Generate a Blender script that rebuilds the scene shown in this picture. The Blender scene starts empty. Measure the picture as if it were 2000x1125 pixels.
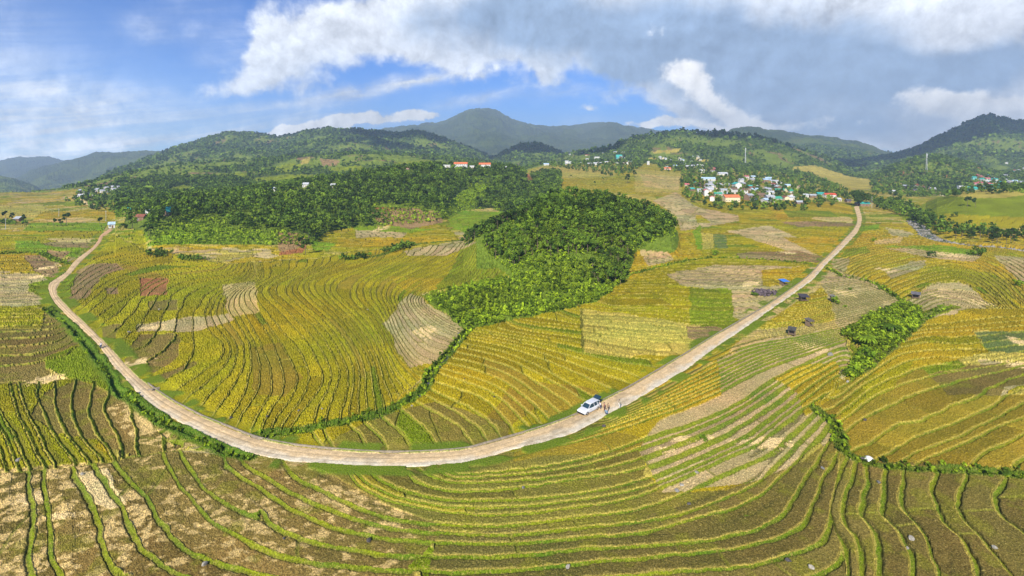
import bpy, math, random
import numpy as np
from math import radians
random.seed(7)
RNG = np.random.default_rng(11)
C = bpy.context.scene
COL = C.collection

# ------------------------------------------------------------------ camera, sun, sky, exposure
CAM_H = 50.0            # metres above the valley floor
FPX = 1000.0            # focal length measured in photo pixels (photo 2000 wide)
HOR = 320.0             # row of the horizon in the photo
cam_data = bpy.data.cameras.new('camera')
cam = bpy.data.objects.new('camera', cam_data)
COL.objects.link(cam)
cam.location = (0, 0, CAM_H)
cam.rotation_euler = (radians(90), 0, 0)
cam_data.sensor_width = 36
cam_data.lens = 36 * FPX / 2000
cam_data.shift_y = -(562.5 - HOR) / 2000
cam_data.clip_start = 0.5
cam_data.clip_end = 60000
C.camera = cam

SUN_EL, SUN_AZ = 34.0, 196.0     # sun behind the camera, a little to the left (azimuth clockwise from +Y)
sd = bpy.data.lights.new('sun', 'SUN')
sd.energy = 5.0
sd.angle = radians(0.5)
sd.color = (1.0, 0.93, 0.80)
so = bpy.data.objects.new('sun', sd)
COL.objects.link(so)
sx, sy = math.sin(radians(SUN_AZ)), math.cos(radians(SUN_AZ))
from mathutils import Vector
so.rotation_euler = Vector((sx*math.cos(radians(SUN_EL)), sy*math.cos(radians(SUN_EL)), math.sin(radians(SUN_EL)))).to_track_quat('Z', 'Y').to_euler()
so.location = (0, 0, 300)

C.view_settings.view_transform = 'Standard'
C.view_settings.look = 'None'
C.view_settings.gamma = 1
C.view_settings.exposure = 0.45
C.cycles.volume_bounces = 0
C.cycles.max_bounces = 4
C.cycles.diffuse_bounces = 2
C.cycles.glossy_bounces = 2
C.cycles.transparent_max_bounces = 8

world = bpy.data.worlds.new('World')
C.world = world
world.use_nodes = True

class NT:
    """small helper for node graphs"""
    def __init__(s, nt):
        s.nt = nt; s.N = nt.nodes; s.L = nt.links
    def new(s, typ, **kw):
        n = s.N.new(typ)
        for k, v in kw.items(): setattr(n, k, v)
        return n
    def put(s, sock, v):
        if v is None: return
        if hasattr(v, 'is_output'): s.L.new(v, sock)
        else: sock.default_value = v
    def math(s, op, a, b=None, c=None, clamp=False):
        n = s.new('ShaderNodeMath', operation=op); n.use_clamp = clamp
        s.put(n.inputs[0], a); s.put(n.inputs[1], b); s.put(n.inputs[2], c)
        return n.outputs[0]
    def vmath(s, op, a, b=None):
        n = s.new('ShaderNodeVectorMath', operation=op)
        s.put(n.inputs[0], a); s.put(n.inputs[1], b)
        return n.outputs['Value'] if op in ('LENGTH', 'DOT_PRODUCT', 'DISTANCE') else n.outputs[0]
    def xyz(s, x, y, z):
        n = s.new('ShaderNodeCombineXYZ')
        for i, v in enumerate((x, y, z)): s.put(n.inputs[i], v)
        return n.outputs[0]
    def sep(s, v):
        n = s.new('ShaderNodeSeparateXYZ'); s.put(n.inputs[0], v)
        return n.outputs
    def noise(s, vec, scale, detail=4, rough=0.55, dist=0.0, dim='3D'):
        n = s.new('ShaderNodeTexNoise', noise_dimensions=dim)
        s.put(n.inputs['Vector'], vec)
        n.inputs['Scale'].default_value = scale
        n.inputs['Detail'].default_value = detail
        n.inputs['Roughness'].default_value = rough
        n.inputs['Distortion'].default_value = dist
        return n.outputs[0]
    def smooth(s, v, a, b, lo=0.0, hi=1.0):
        n = s.new('ShaderNodeMapRange', interpolation_type='SMOOTHSTEP')
        s.put(n.inputs['Value'], v)
        n.inputs['From Min'].default_value = a; n.inputs['From Max'].default_value = b
        n.inputs['To Min'].default_value = lo; n.inputs['To Max'].default_value = hi
        return n.outputs[0]
    def mix(s, f, a, b, mode='MIX'):
        n = s.new('ShaderNodeMix', data_type='RGBA', blend_type=mode)
        s.put(n.inputs[0], f); s.put(n.inputs[6], a); s.put(n.inputs[7], b)
        return n.outputs[2]

CW = 7.4
SKY_TINT = (0.22, 0.50, 0.98, 1)
def build_sky():
    g = NT(world.node_tree)
    for n in list(g.N): g.N.remove(n)
    out = g.new('ShaderNodeOutputWorld')
    bg = g.new('ShaderNodeBackground')
    bg.inputs['Strength'].default_value = 0.12
    g.L.new(bg.outputs[0], out.inputs[0])
    sky = g.new('ShaderNodeTexSky', sky_type='NISHITA')
    sky.sun_disc = False
    sky.sun_elevation = radians(SUN_EL)
    sky.sun_rotation = radians(SUN_AZ)
    sky.altitude = 1000; sky.air_density = 1.0; sky.dust_density = 0.6; sky.ozone_density = 1.6
    D = g.new('ShaderNodeTexCoord').outputs['Generated']
    x, y, z = g.sep(D)
    az = g.math('ARCTAN2', x, y)
    el = g.math('ARCSINE', z)
    def ae(u, v):
        X, Z = (u-1000)/1000, (HOR-v)/1000
        return math.atan2(X, 1), math.atan2(Z, math.hypot(X, 1))
    # flattened cloud-deck coordinates: clouds shrink towards the horizon
    zz = g.math('ADD', g.math('MAXIMUM', z, 0.0), 0.20)
    deck = g.xyz(g.math('DIVIDE', x, zz), g.math('DIVIDE', y, zz), 0.0)
    n_big = g.noise(deck, 0.9, 6, 0.58, 0.4)
    n_fine = g.noise(D, 10.0, 12, 0.66, 0.25)
    # the same billows a little nearer the sun side: their difference models lit and shaded faces of the clouds
    n_up = g.noise(g.vmath('ADD', D, (-0.010, 0.0, 0.016)), 10.0, 12, 0.66, 0.25)
    n_mid = g.noise(D, 4.5, 8, 0.6, 0.3)
    n_midup = g.noise(g.vmath('ADD', D, (-0.02, 0.0, 0.035)), 4.5, 8, 0.6, 0.3)
    relief = g.math('ADD', g.math('MULTIPLY', g.math('SUBTRACT', n_fine, n_up), 3.2), g.math('MULTIPLY', g.math('SUBTRACT', n_mid, n_midup), 2.6))
    streak = g.noise(g.xyz(g.math('MULTIPLY', az, 2.2), g.math('ADD', g.math('MULTIPLY', el, 26.0), g.math('MULTIPLY', az, -5.0)), 3.0), 1.3, 9, 0.62, 0.5)
    wob_a = g.math('SUBTRACT', g.noise(D, 5.0, 6, 0.6), 0.5)
    wob_e = g.math('SUBTRACT', g.noise(g.vmath('ADD', D, (3.1, 7.7, 1.3)), 5.0, 6, 0.6), 0.5)
    az2 = g.math('ADD', az, g.math('MULTIPLY', wob_a, 0.16))
    el2 = g.math('ADD', el, g.math('MULTIPLY', wob_e, 0.10))
    def blobs(lst):
        tot = None
        for (u, v, ru, rv, rot, amp) in lst:
            a0, e0 = ae(u, v)
            c, s_ = math.cos(radians(rot)), math.sin(radians(rot))
            da = g.math('SUBTRACT', az2, a0); de = g.math('SUBTRACT', el2, e0)
            k = math.cos(a0)                   # px per radian shrinks away from the centre
            wu, wv = ru/1000*k*k*1.05, rv/1000*k*1.05
            p = g.math('ADD', g.math('MULTIPLY', da, c/wu), g.math('MULTIPLY', de, s_/wu))
            q = g.math('ADD', g.math('MULTIPLY', da, -s_/wv), g.math('MULTIPLY', de, c/wv))
            r2 = g.math('ADD', g.math('MULTIPLY', p, p), g.math('MULTIPLY', q, q))
            f = g.math('MULTIPLY', g.math('EXPONENT', g.math('MULTIPLY', r2, -1.0)), amp)
            tot = f if tot is None else g.math('ADD', tot, f)
        return tot
    dens = blobs(SKY_DENSE)
    d = g.math('ADD', dens, g.math('MULTIPLY', g.math('SUBTRACT', n_big, 0.5), 1.3))
    d = g.math('ADD', d, g.math('MULTIPLY', g.math('SUBTRACT', n_mid, 0.5), 1.7))
    d = g.math('ADD', d, g.math('MULTIPLY', g.math('SUBTRACT', n_fine, 0.5), 1.5))
    cover = g.smooth(d, 0.38, 1.05)
    thin = g.math('MULTIPLY', blobs(SKY_THIN), g.smooth(g.math('ADD', g.math('MULTIPLY', streak, .6), g.math('MULTIPLY', n_fine, .4)), 0.38, 0.66, 0.25, 1.15))
    cover = g.math('MINIMUM', g.math('ADD', cover, thin), 1.0)
    cover = g.math('MULTIPLY', cover, 0.97)
    grey = g.math('ADD', blobs(SKY_GREY), g.math('MULTIPLY', g.math('SUBTRACT', n_mid, 0.5), 1.4))
    grey = g.math('ADD', grey, g.math('MULTIPLY', g.math('SUBTRACT', n_big, 0.5), 0.9))
    greyf = g.smooth(grey, 0.05, 1.0)
    cl = g.mix(greyf, (CW*.86, CW*.90, CW*.97, 1), (CW*.33, CW*.45, CW*.64, 1))
    tops = g.smooth(g.math('ADD', blobs(SKY_WHITE), g.math('ADD', g.math('MULTIPLY', g.math('SUBTRACT', n_fine, 0.5), 2.4), g.math('MULTIPLY', g.math('SUBTRACT', n_mid, 0.5), 1.0))), 0.45, 0.95)
    cl = g.mix(tops, cl, (CW*1.12, CW*1.10, CW*1.07, 1))
    sh = g.math('ADD', 1.0, g.math('MULTIPLY', relief, g.math('SUBTRACT', .60, g.math('MULTIPLY', greyf, .22))))
    shn = g.new('ShaderNodeVectorMath', operation='SCALE'); g.put(shn.inputs[0], cl); g.put(shn.inputs['Scale'], g.math('MAXIMUM', sh, .45)); cl = shn.outputs[0]
    base = g.mix(1.0, sky.outputs[0], SKY_TINT, 'MULTIPLY')
    cover = g.math('MAXIMUM', cover, tops)
    col = g.mix(cover, base, cl)
    gl = g.new('ShaderNodeVectorMath', operation='SCALE'); g.put(gl.inputs[0], col)
    g.put(gl.inputs['Scale'], g.math('ADD', 1.0, blobs(SKY_GLOW))); col = gl.outputs[0]
    g.L.new(col, bg.inputs['Color'])
    world.cycles.sampling_method = 'MANUAL'
    world.cycles.sample_map_resolution = 512

# (u, v, half width, half height, tilt degrees, amount) in photo pixels, turned into azimuth / elevation
SKY_GLOW = [(-50,300,420,70,0,1.0),(100,250,500,110,0,.35)]      # brighter sky low at the left
SKY_DENSE = [(500,120,110,36,35,0.72),(640,70,180,55,20,.80),(820,60,220,66,5,1.0),(480,165,90,22,20,0.55),(885,110,50,34,0,0.7),(1000,50,260,75,0,1.0),
  (1250,40,300,95,-8,1.1),(1500,60,300,110,-10,1.1),(1800,50,350,110,0,1.1),(1370,170,130,50,-25,1.1),(1650,200,260,70,-10,1.1),
  (1900,190,200,60,0,1.0),(1180,90,170,45,-5,0.8),(1500,240,220,34,-8,0.8),(1620,265,190,38,0,1.3),(2100,200,200,60,0,1),
  (505,20,60,30,30,0.45),(1085,150,24,18,0,0.75),(590,175,50,18,10,0.4),(1160,208,12,6,0,0.6),(1730,128,50,20,-30,-.7),(1640,150,20,16,0,-.4)]
SKY_THIN = [(60,180,220,110,0,0.30),(0,300,400,80,0,1.0),(320,268,330,50,0,0.75),(690,178,170,11,14,0.75),(900,150,140,8,10,0.5),(270,55,40,32,35,0.5),
  (95,185,34,18,0,0.55),(600,225,300,28,0,0.30),(950,185,130,10,5,0.5),(1130,180,120,8,6,0.45),(1000,240,400,18,0,0.25),(200,210,220,18,10,0.4),(-100,120,170,200,0,0.5),(640,205,120,8,16,.5),(380,50,60,60,40,.35),(800,165,60,6,12,.5),(440,100,60,40,30,.3)]
SKY_GREY = [(900,60,150,60,0,.35),(1060,60,120,60,0,.35),(640,130,110,30,20,.25),(1180,80,200,70,-10,0.55),(1380,80,200,80,-10,0.95),(1560,130,200,70,-10,.75),(1800,150,160,50,0,0.85),(1960,50,120,45,0,-0.2),(1040,40,150,60,0,0.42),(1560,225,170,45,-10,0.50),
  (1660,262,200,34,0,0.45),(1230,140,90,24,10,0.6),(1940,130,110,34,0,0.8),(820,30,90,40,0,0.2),(1390,215,90,18,-25,0.35),(1200,110,90,20,0,.3),(1700,60,120,60,0,.25)]
SKY_WHITE = [(1335,135,60,32,-15,0.78),(1390,185,85,28,-35,0.68),(1440,215,60,18,-20,.4),(1260,240,55,14,0,0.95),(1340,244,80,10,-5,0.75),(1420,248,40,7,0,0.6),(1870,200,140,30,-8,1.05),
  (1985,222,130,28,-10,1.05),(1640,245,190,24,-4,.62),(1480,236,80,16,-10,.5),(640,244,110,13,12,0.95),(740,230,80,17,10,1.0),(800,215,60,12,5,0.85),(560,252,70,10,10,0.8),(470,95,50,30,40,0.38),(500,18,40,22,30,0.35),(895,100,36,24,0,0.5),(600,50,60,30,20,.25),(720,60,80,30,10,.25)]
build_sky()
# ------------------------------------------------------------------ numpy noise
def _h(ix, iy, seed):
    ix = np.asarray(ix).astype(np.int32).view(np.uint32); iy = np.asarray(iy).astype(np.int32).view(np.uint32)
    n = ix*np.uint32(374761393) + iy*np.uint32(668265263) + np.uint32((seed*2147483647) & 0xffffffff)
    n = (n ^ (n >> np.uint32(13)))*np.uint32(1274126177)
    return ((n ^ (n >> np.uint32(16))) & np.uint32(0xffffff)).astype(np.float32)/np.float32(16777216.0)
def vnoise(x, y, seed=0):
    x0 = np.floor(x); y0 = np.floor(y)
    fx = (x-x0).astype(np.float32); fy = (y-y0).astype(np.float32)
    fx = fx*fx*(3-2*fx); fy = fy*fy*(3-2*fy)
    ix = x0.astype(np.int32); iy = y0.astype(np.int32)
    a = _h(ix, iy, seed); b = _h(ix+1, iy, seed); c = _h(ix, iy+1, seed); d = _h(ix+1, iy+1, seed)
    return (a+(b-a)*fx)*(1-fy) + (c+(d-c)*fx)*fy
def fbm(x, y, octs=4, seed=0, gain=0.5):
    s = 0; a = 1.0; t = 0
    for i in range(octs):
        s = s + a*vnoise(x*2**i+13.7*i, y*2**i+5.3*i, seed+i*17); t += a; a *= gain
    return s/t
def ridged(x, y, octs=4, seed=0):
    s = 0; a = 1.0; t = 0
    for i in range(octs):
        s = s + a*(1-np.abs(2*vnoise(x*2**i+3.1*i, y*2**i+8.3*i, seed+i*31)-1)); t += a; a *= 0.5
    return s/t
def sstep(a, b, x):
    t = np.clip((x-a)/(b-a), 0, 1)
    return t*t*(3-2*t)
def inpoly(u, v, poly):
    """even-odd test of arrays u, v"""
    p = np.array(poly, dtype=np.float32)
    m = np.zeros(u.shape, bool)
    bb = (u > p[:, 0].min()) & (u < p[:, 0].max()) & (v > p[:, 1].min()) & (v < p[:, 1].max())
    idx = np.nonzero(bb.ravel())[0]
    if len(idx) == 0: return m
    uu = u.ravel()[idx]; vv = v.ravel()[idx]
    r = np.zeros(len(idx), bool)
    n = len(p)
    for i in range(n):
        x1, y1 = p[i]; x2, y2 = p[(i+1) % n]
        if y1 == y2: continue
        c = (y1 > vv) != (y2 > vv)
        r ^= c & (uu < (x2-x1)*(vv-y1)/(y2-y1)+x1)
    m.ravel()[idx] = r
    return m
def dseg(u, v, line):
    """distance of arrays u,v to a polyline"""
    best = np.full(u.shape, 1e9, np.float32)
    for (x1, y1), (x2, y2) in zip(line[:-1], line[1:]):
        dx, dy = x2-x1, y2-y1
        L2 = dx*dx+dy*dy+1e-9
        t = np.clip(((u-x1)*dx+(v-y1)*dy)/L2, 0, 1)
        best = np.minimum(best, (u-x1-t*dx)**2+(v-y1-t*dy)**2)
    return np.sqrt(best)
def spline(pts, n=6):
    """Catmull-Rom through the points"""
    P = [np.array(p, float) for p in pts]
    P = [2*P[0]-P[1]]+P+[2*P[-1]-P[-2]]
    out = []
    for i in range(1, len(P)-2):
        for k in range(n):
            t = k/n
            out.append(tuple(0.5*((2*P[i])+(-P[i-1]+P[i+1])*t+(2*P[i-1]-5*P[i]+4*P[i+1]-P[i+2])*t*t+(-P[i-1]+3*P[i]-3*P[i+1]+P[i+2])*t**3)))
    out.append(tuple(P[-2]))
    return out

# ------------------------------------------------------------------ the lie of the land
def crest(u, pts):
    p = np.array(pts, float)
    return np.interp(u, p[:, 0], p[:, 1])
# each ridge: crest as (direction, apparent height) at distance Yc, foot distance Yf, fall-off behind, noise size
def W(v): return CAM_H*FPX/(v-HOR)       # distance of a point of the flat floor seen at row v
RIDGES = [
 dict(n='far_left', Yc=7500, Yf=5200, back=1500, ns=700, c=[(-600,300),(-100,306),(0,316),(40,307),(80,307),(130,312),(200,318),(300,330),(420,345)]),
 dict(n='mid_left', Yc=5000, Yf=2600, back=1200, ns=500, c=[(-600,312),(-60,345),(0,368),(35,350),(75,330),(110,322),(150,312),(190,300),(240,301),(290,297),(340,305),(420,330),(520,345)]),
 dict(n='near_left', Yc=3000, Yf=1700, back=900, ns=330, c=[(-600,310),(-100,336),(0,344),(30,350),(70,366),(90,380),(110,395),(200,460)]),
 dict(n='summit', Yc=7000, Yf=3600, back=2500, ns=900, c=[(350,330),(500,300),(640,275),(700,268),(740,256),(800,245),(850,240),(880,231),(905,220),(940,212),(968,214),(985,226),(1000,235),(1040,243),(1090,250),(1120,246),(1170,240),(1220,248),(1260,252),(1330,258),(1400,268),(1500,300),(1600,330)]),
 dict(n='long_ridge', Yc=2900, Yf=1400, crestY=[(60,1150),(130,1300),(200,1700),(270,2200),(400,2900)], back=1200, ns=380, c=[(60,402),(130,374),(200,347),(270,318),(330,294),(400,272),(450,261),(500,263),(545,268),(590,258),(640,252),(690,255),(740,259),(780,262),(815,258),(850,266),(900,284),(940,300),(990,320)]),
 dict(n='mid_knoll', Yc=2500, Yf=1700, back=900, ns=260, c=[(930,330),(990,295),(1020,283),(1045,281),(1080,292),(1120,310),(1170,330)]),
 dict(n='low_slopes', Yc=1500, Yf=760, crestY=[(60,700),(150,850),(200,1000),(260,1150),(330,1300),(500,1500)], back=600, ns=200, c=[(60,392),(100,384),(150,372),(200,355),(260,338),(330,325),(420,318),(500,312),(600,305),(680,300),(760,302),(850,308),(940,316),(1000,325),(1060,345)]),
 dict(n='spur', Yc=700, Yf=610, back=200, ns=90, c=[(70,410),(100,398),(140,388),(165,384),(190,391),(230,386),(260,380),(330,380),(420,382)]),
 dict(n='village_hill', Yc=1900, Yf=1150, back=800, ns=260, c=[(1030,345),(1080,312),(1130,300),(1190,290),(1240,268),(1300,262),(1330,258),(1400,260),(1460,264),(1530,282),(1590,302),(1640,322),(1680,345)]),
 dict(n='cloud_ridge', Yc=4200, Yf=2300, back=1500, ns=450, c=[(1240,345),(1320,300),(1400,264),(1430,252),(1465,246),(1500,256),(1560,264),(1620,272),(1680,282),(1740,300),(1800,320)]),
 dict(n='right_peak', Yc=2800, Yf=1500, back=1500, ns=380, c=[(1560,345),(1640,322),(1700,312),(1760,300),(1800,285),(1830,268),(1850,262),(1880,245),(1910,232),(1935,226),(1965,232),(2010,240),(2100,250),(2400,230),(2800,260)]),
 dict(n='mast_hill', Yc=1350, Yf=900, back=500, ns=160, c=[(1630,362),(1700,348),(1740,328),(1780,313),(1820,306),(1850,307),(1890,318),(1930,335),(1960,340),(2000,330),(2100,318),(2500,310)]),
 dict(n='plateau', Yc=1250, Yf=470, back=9999, ns=200, lin=1, c=[(925,362),(960,352),(1010,336),(1060,322),(1150,318),(1250,317),(1340,322),(1450,330),(1560,340),(1650,348),(1750,356),(1900,360),(2100,360),(2500,362)]),
 dict(n='left_forest', Yc=560, Yf=330, crestY=[(225,340),(270,365),(340,410),(420,455),(520,510),(700,610),(800,680),(900,770),(1090,900)], back=420, ns=90, c=[(225,452),(270,436),(300,420),(340,412),(400,404),(460,394),(520,380),(600,364),(680,350),(760,338),(840,328),(880,327),(960,329),(1010,333),(1040,350),(1070,378),(1090,400)],
      foot=[(225,465),(290,492),(345,508),(440,510),(560,505),(610,486),(640,460),(700,450),(850,440),(900,416),(960,410),(1040,398),(1090,390)]),
 dict(n='copse_hill', Yc=300, Yf=165, back=60, ns=40, c=[(905,500),(945,462),(1000,440),(1050,412),(1100,393),(1150,391),(1200,402),(1260,416),(1310,440),(1330,475)],
      foot=[(905,520),(950,520),(1000,565),(1050,600),(1120,590),(1180,565),(1225,535),(1245,500),(1290,468),(1330,462)], crestY=[(905,270),(1000,290),(1100,345),(1150,350),(1260,345),(1330,325)]),
 dict(n='grass_mound', Yc=560, Yf=415, back=200, ns=60, c=[(1780,425),(1830,395),(1880,377),(1940,370),(2000,370),(2100,375),(2300,400)],
      foot=[(1790,425),(1850,440),(2000,445),(2300,445)]),
]
def base_height(t, Y):
    u = 1000+1000*t
    X = t*Y
    z = 1.2*(fbm(X/90, Y/90, 3, 5)-0.5)*sstep(60, 300, Y)
    z = z*(1-sstep(500, 900, Y)*0.0)
    FL = -np.clip((Y-900)*.085, 0, 260)*sstep(330, 130, u)      # the valley drops away at the far left
    z = z+FL
    for i, r in enumerate(RIDGES):
        Yc = crest(u, r['crestY']) if 'crestY' in r else r['Yc']
        Yf = W(crest(u, r['foot'])) if 'foot' in r else r['Yf']
        Yf = np.minimum(Yf, Yc*0.80)
        hc = CAM_H+(HOR-crest(u, r['c']))*Yc/FPX
        fl = FL
        cu = r['c']
        hc = np.where(((u < cu[0][0]) & (cu[0][0] > -500)) | ((u > cu[-1][0]) & (cu[-1][0] < 2300)), -9e3, hc)
        hc = np.maximum(hc, fl)
        if r['n'] not in ('plateau', 'copse_hill', 'grass_mound'):
            hc = hc+np.abs(hc-fl)*0.05*(fbm(u/14, Y*0, 3, 40+i)-0.5)
        f = np.clip((Y-Yf)/(Yc-Yf), 0, 1)
        if r.get('lin'): p = f
        else:
            p = np.where(f < 1, np.sin(f*np.pi/2)**1.15*0.75+0.25*sstep(0, 1, f), 1)
            b = np.clip((Y-Yc)/r['back'], 0, 1)
            p = np.where(Y > Yc, np.cos(b*np.pi/2), p)
            if r['n'] not in ('copse_hill', 'grass_mound'):
                rg = ridged(X/r['ns'], Y/r['ns'], 5, 70+i)
                p = p*(1-0.55*(1-rg)*4*f*(1-f)*1.0)
        z = np.maximum(z, fl+(hc-fl)*p)
    return z.astype(np.float32)

# ------------------------------------------------------------------ grid of the ground sheet (finer near the camera)
import os
RES = 1.0
dv = 1.15/RES
vrow = np.arange(1400, 432, -dv)
Yn = CAM_H*FPX/(vrow-HOR)
nf = int(470*RES)
Yfar = Yn[-1]*np.exp(np.linspace(0, math.log(9300/Yn[-1]), nf+1))[1:]
Ys = np.concatenate([Yn, Yfar]).astype(np.float64)
NC = int(2050*RES)
ts = np.linspace(-1.27, 1.27, NC)
NR = len(Ys)
T, YY = [a.astype(np.float32) for a in np.meshgrid(ts, Ys)]
XX = T*YY
U = (1000+1000*T).astype(np.float32)
Z0 = base_height(T, YY)
V = (HOR+FPX*(CAM_H-Z0)/YY).astype(np.float32)       # row at which the bare ground is seen
print('grid', NR, NC, NR*NC)
def ground_z(x, y, grid=None):
    """height of the finished ground at world x, y (scalar)"""
    G = ZF if grid is None else grid
    t = x/y
    i = np.interp(y, Ys, np.arange(NR)); j = (t-ts[0])/(ts[1]-ts[0])
    i0 = int(min(max(i, 0), NR-2)); j0 = int(min(max(j, 0), NC-2))
    a, b = i-i0, j-j0
    return float((G[i0, j0]*(1-b)+G[i0, j0+1]*b)*(1-a)+(G[i0+1, j0]*(1-b)+G[i0+1, j0+1]*b)*a)
def spot(u, v, ymin=40, ymax=9000):
    """ground point seen in direction (u, v): first hit beyond ymin"""
    t = (u-1000)/1000
    j = int(round((t-ts[0])/(ts[1]-ts[0])))
    col = V[:, j]
    ok = np.nonzero((Ys >= ymin) & (Ys <= ymax) & (col <= v))[0]
    if len(ok) == 0:                       # just above the ground: stand on the skyline of that range
        rr_ = np.nonzero((Ys >= ymin) & (Ys <= ymax))[0]
        return t*Ys[rr_[np.argmin(col[rr_])]], Ys[rr_[np.argmin(col[rr_])]]
    i = ok[0]
    y = Ys[i]
    if i > 0 and col[i-1] > v and Ys[i-1] >= ymin:
        f = (col[i-1]-v)/(col[i-1]-col[i]+1e-6)
        y = Ys[i-1]+(Ys[i]-Ys[i-1])*f
    return t*y, y
# ------------------------------------------------------------------ roads, streams, fields (outlines in photo pixels)
ROAD_L = [(214,447),(207,451),(196,460),(190,472),(182,482),(172,490),(155,502),(142,514),(128,532),(115,541),(97,553),(94,565),(98,578),(106,592),(117,604),(140,626),(164,647),(194,677),(221,715),(243,738),(262,760),(280,778),(302,796),(339,818),(400,850),(450,873),(500,888),(550,898),(600,904),(700,911),(800,912),(900,906),(950,895),(1000,878),(1060,866),(1120,846),(1180,814),(1230,788),(1290,752),(1340,722),(1400,678),(1450,645),(1500,609),(1550,575),(1590,545),(1612,519),(1632,500),(1655,476),(1674,455),(1682,438),(1683,424),(1677,405)]
ROAD_R = [(220,449),(213,455),(201,462),(197,473),(188,484),(178,493),(162,507),(151,519),(140,532),(131,541),(116,554),(110,565),(112,578),(122,590),(137,605),(160,626),(180,645),(212,677),(247,715),(270,738),(295,757),(320,775),(345,790),(372,804),(400,818),(450,838),(500,857),(550,868),(600,875),(700,884),(800,886),(900,880),(950,868),(1000,854),(1060,836),(1120,814),(1180,783),(1230,757),(1290,722),(1340,692),(1400,655),(1450,626),(1500,597),(1550,563),(1582,538),(1604,514),(1624,495),(1648,470),(1666,450),(1674,436),(1674,424),(1668,407)]
STREAM = [(930,630),(905,655),(885,680),(865,705),(845,725),(838,745),(825,765),(800,782),(770,798),(735,812),(690,822),(640,832),(590,842),(535,848),(500,852)]
DITCH_R = [(1590,800),(1625,825),(1640,855),(1645,880),(1690,905),(1740,915),(1800,920),(1900,922),(2000,930),(2100,940)]
DITCH_L = [(92,605),(125,625),(150,650),(170,675),(195,705),(215,730),(228,760),(270,790),(320,825),(370,845),(440,880),(490,893)]
GULLY_R = [(1660,735),(1700,715),(1725,690),(1770,655),(1800,628),(1850,600)]
RIVER = [(1780,430),(1800,445),(1815,460),(1850,470),(1900,478),(1960,482),(2030,492),(2150,505),(2350,520)]
BIGLINE_B = [(1225,540),(1320,515),(1400,505),(1500,510),(1600,520),(1645,540),(1705,553),(1765,590)]

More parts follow.
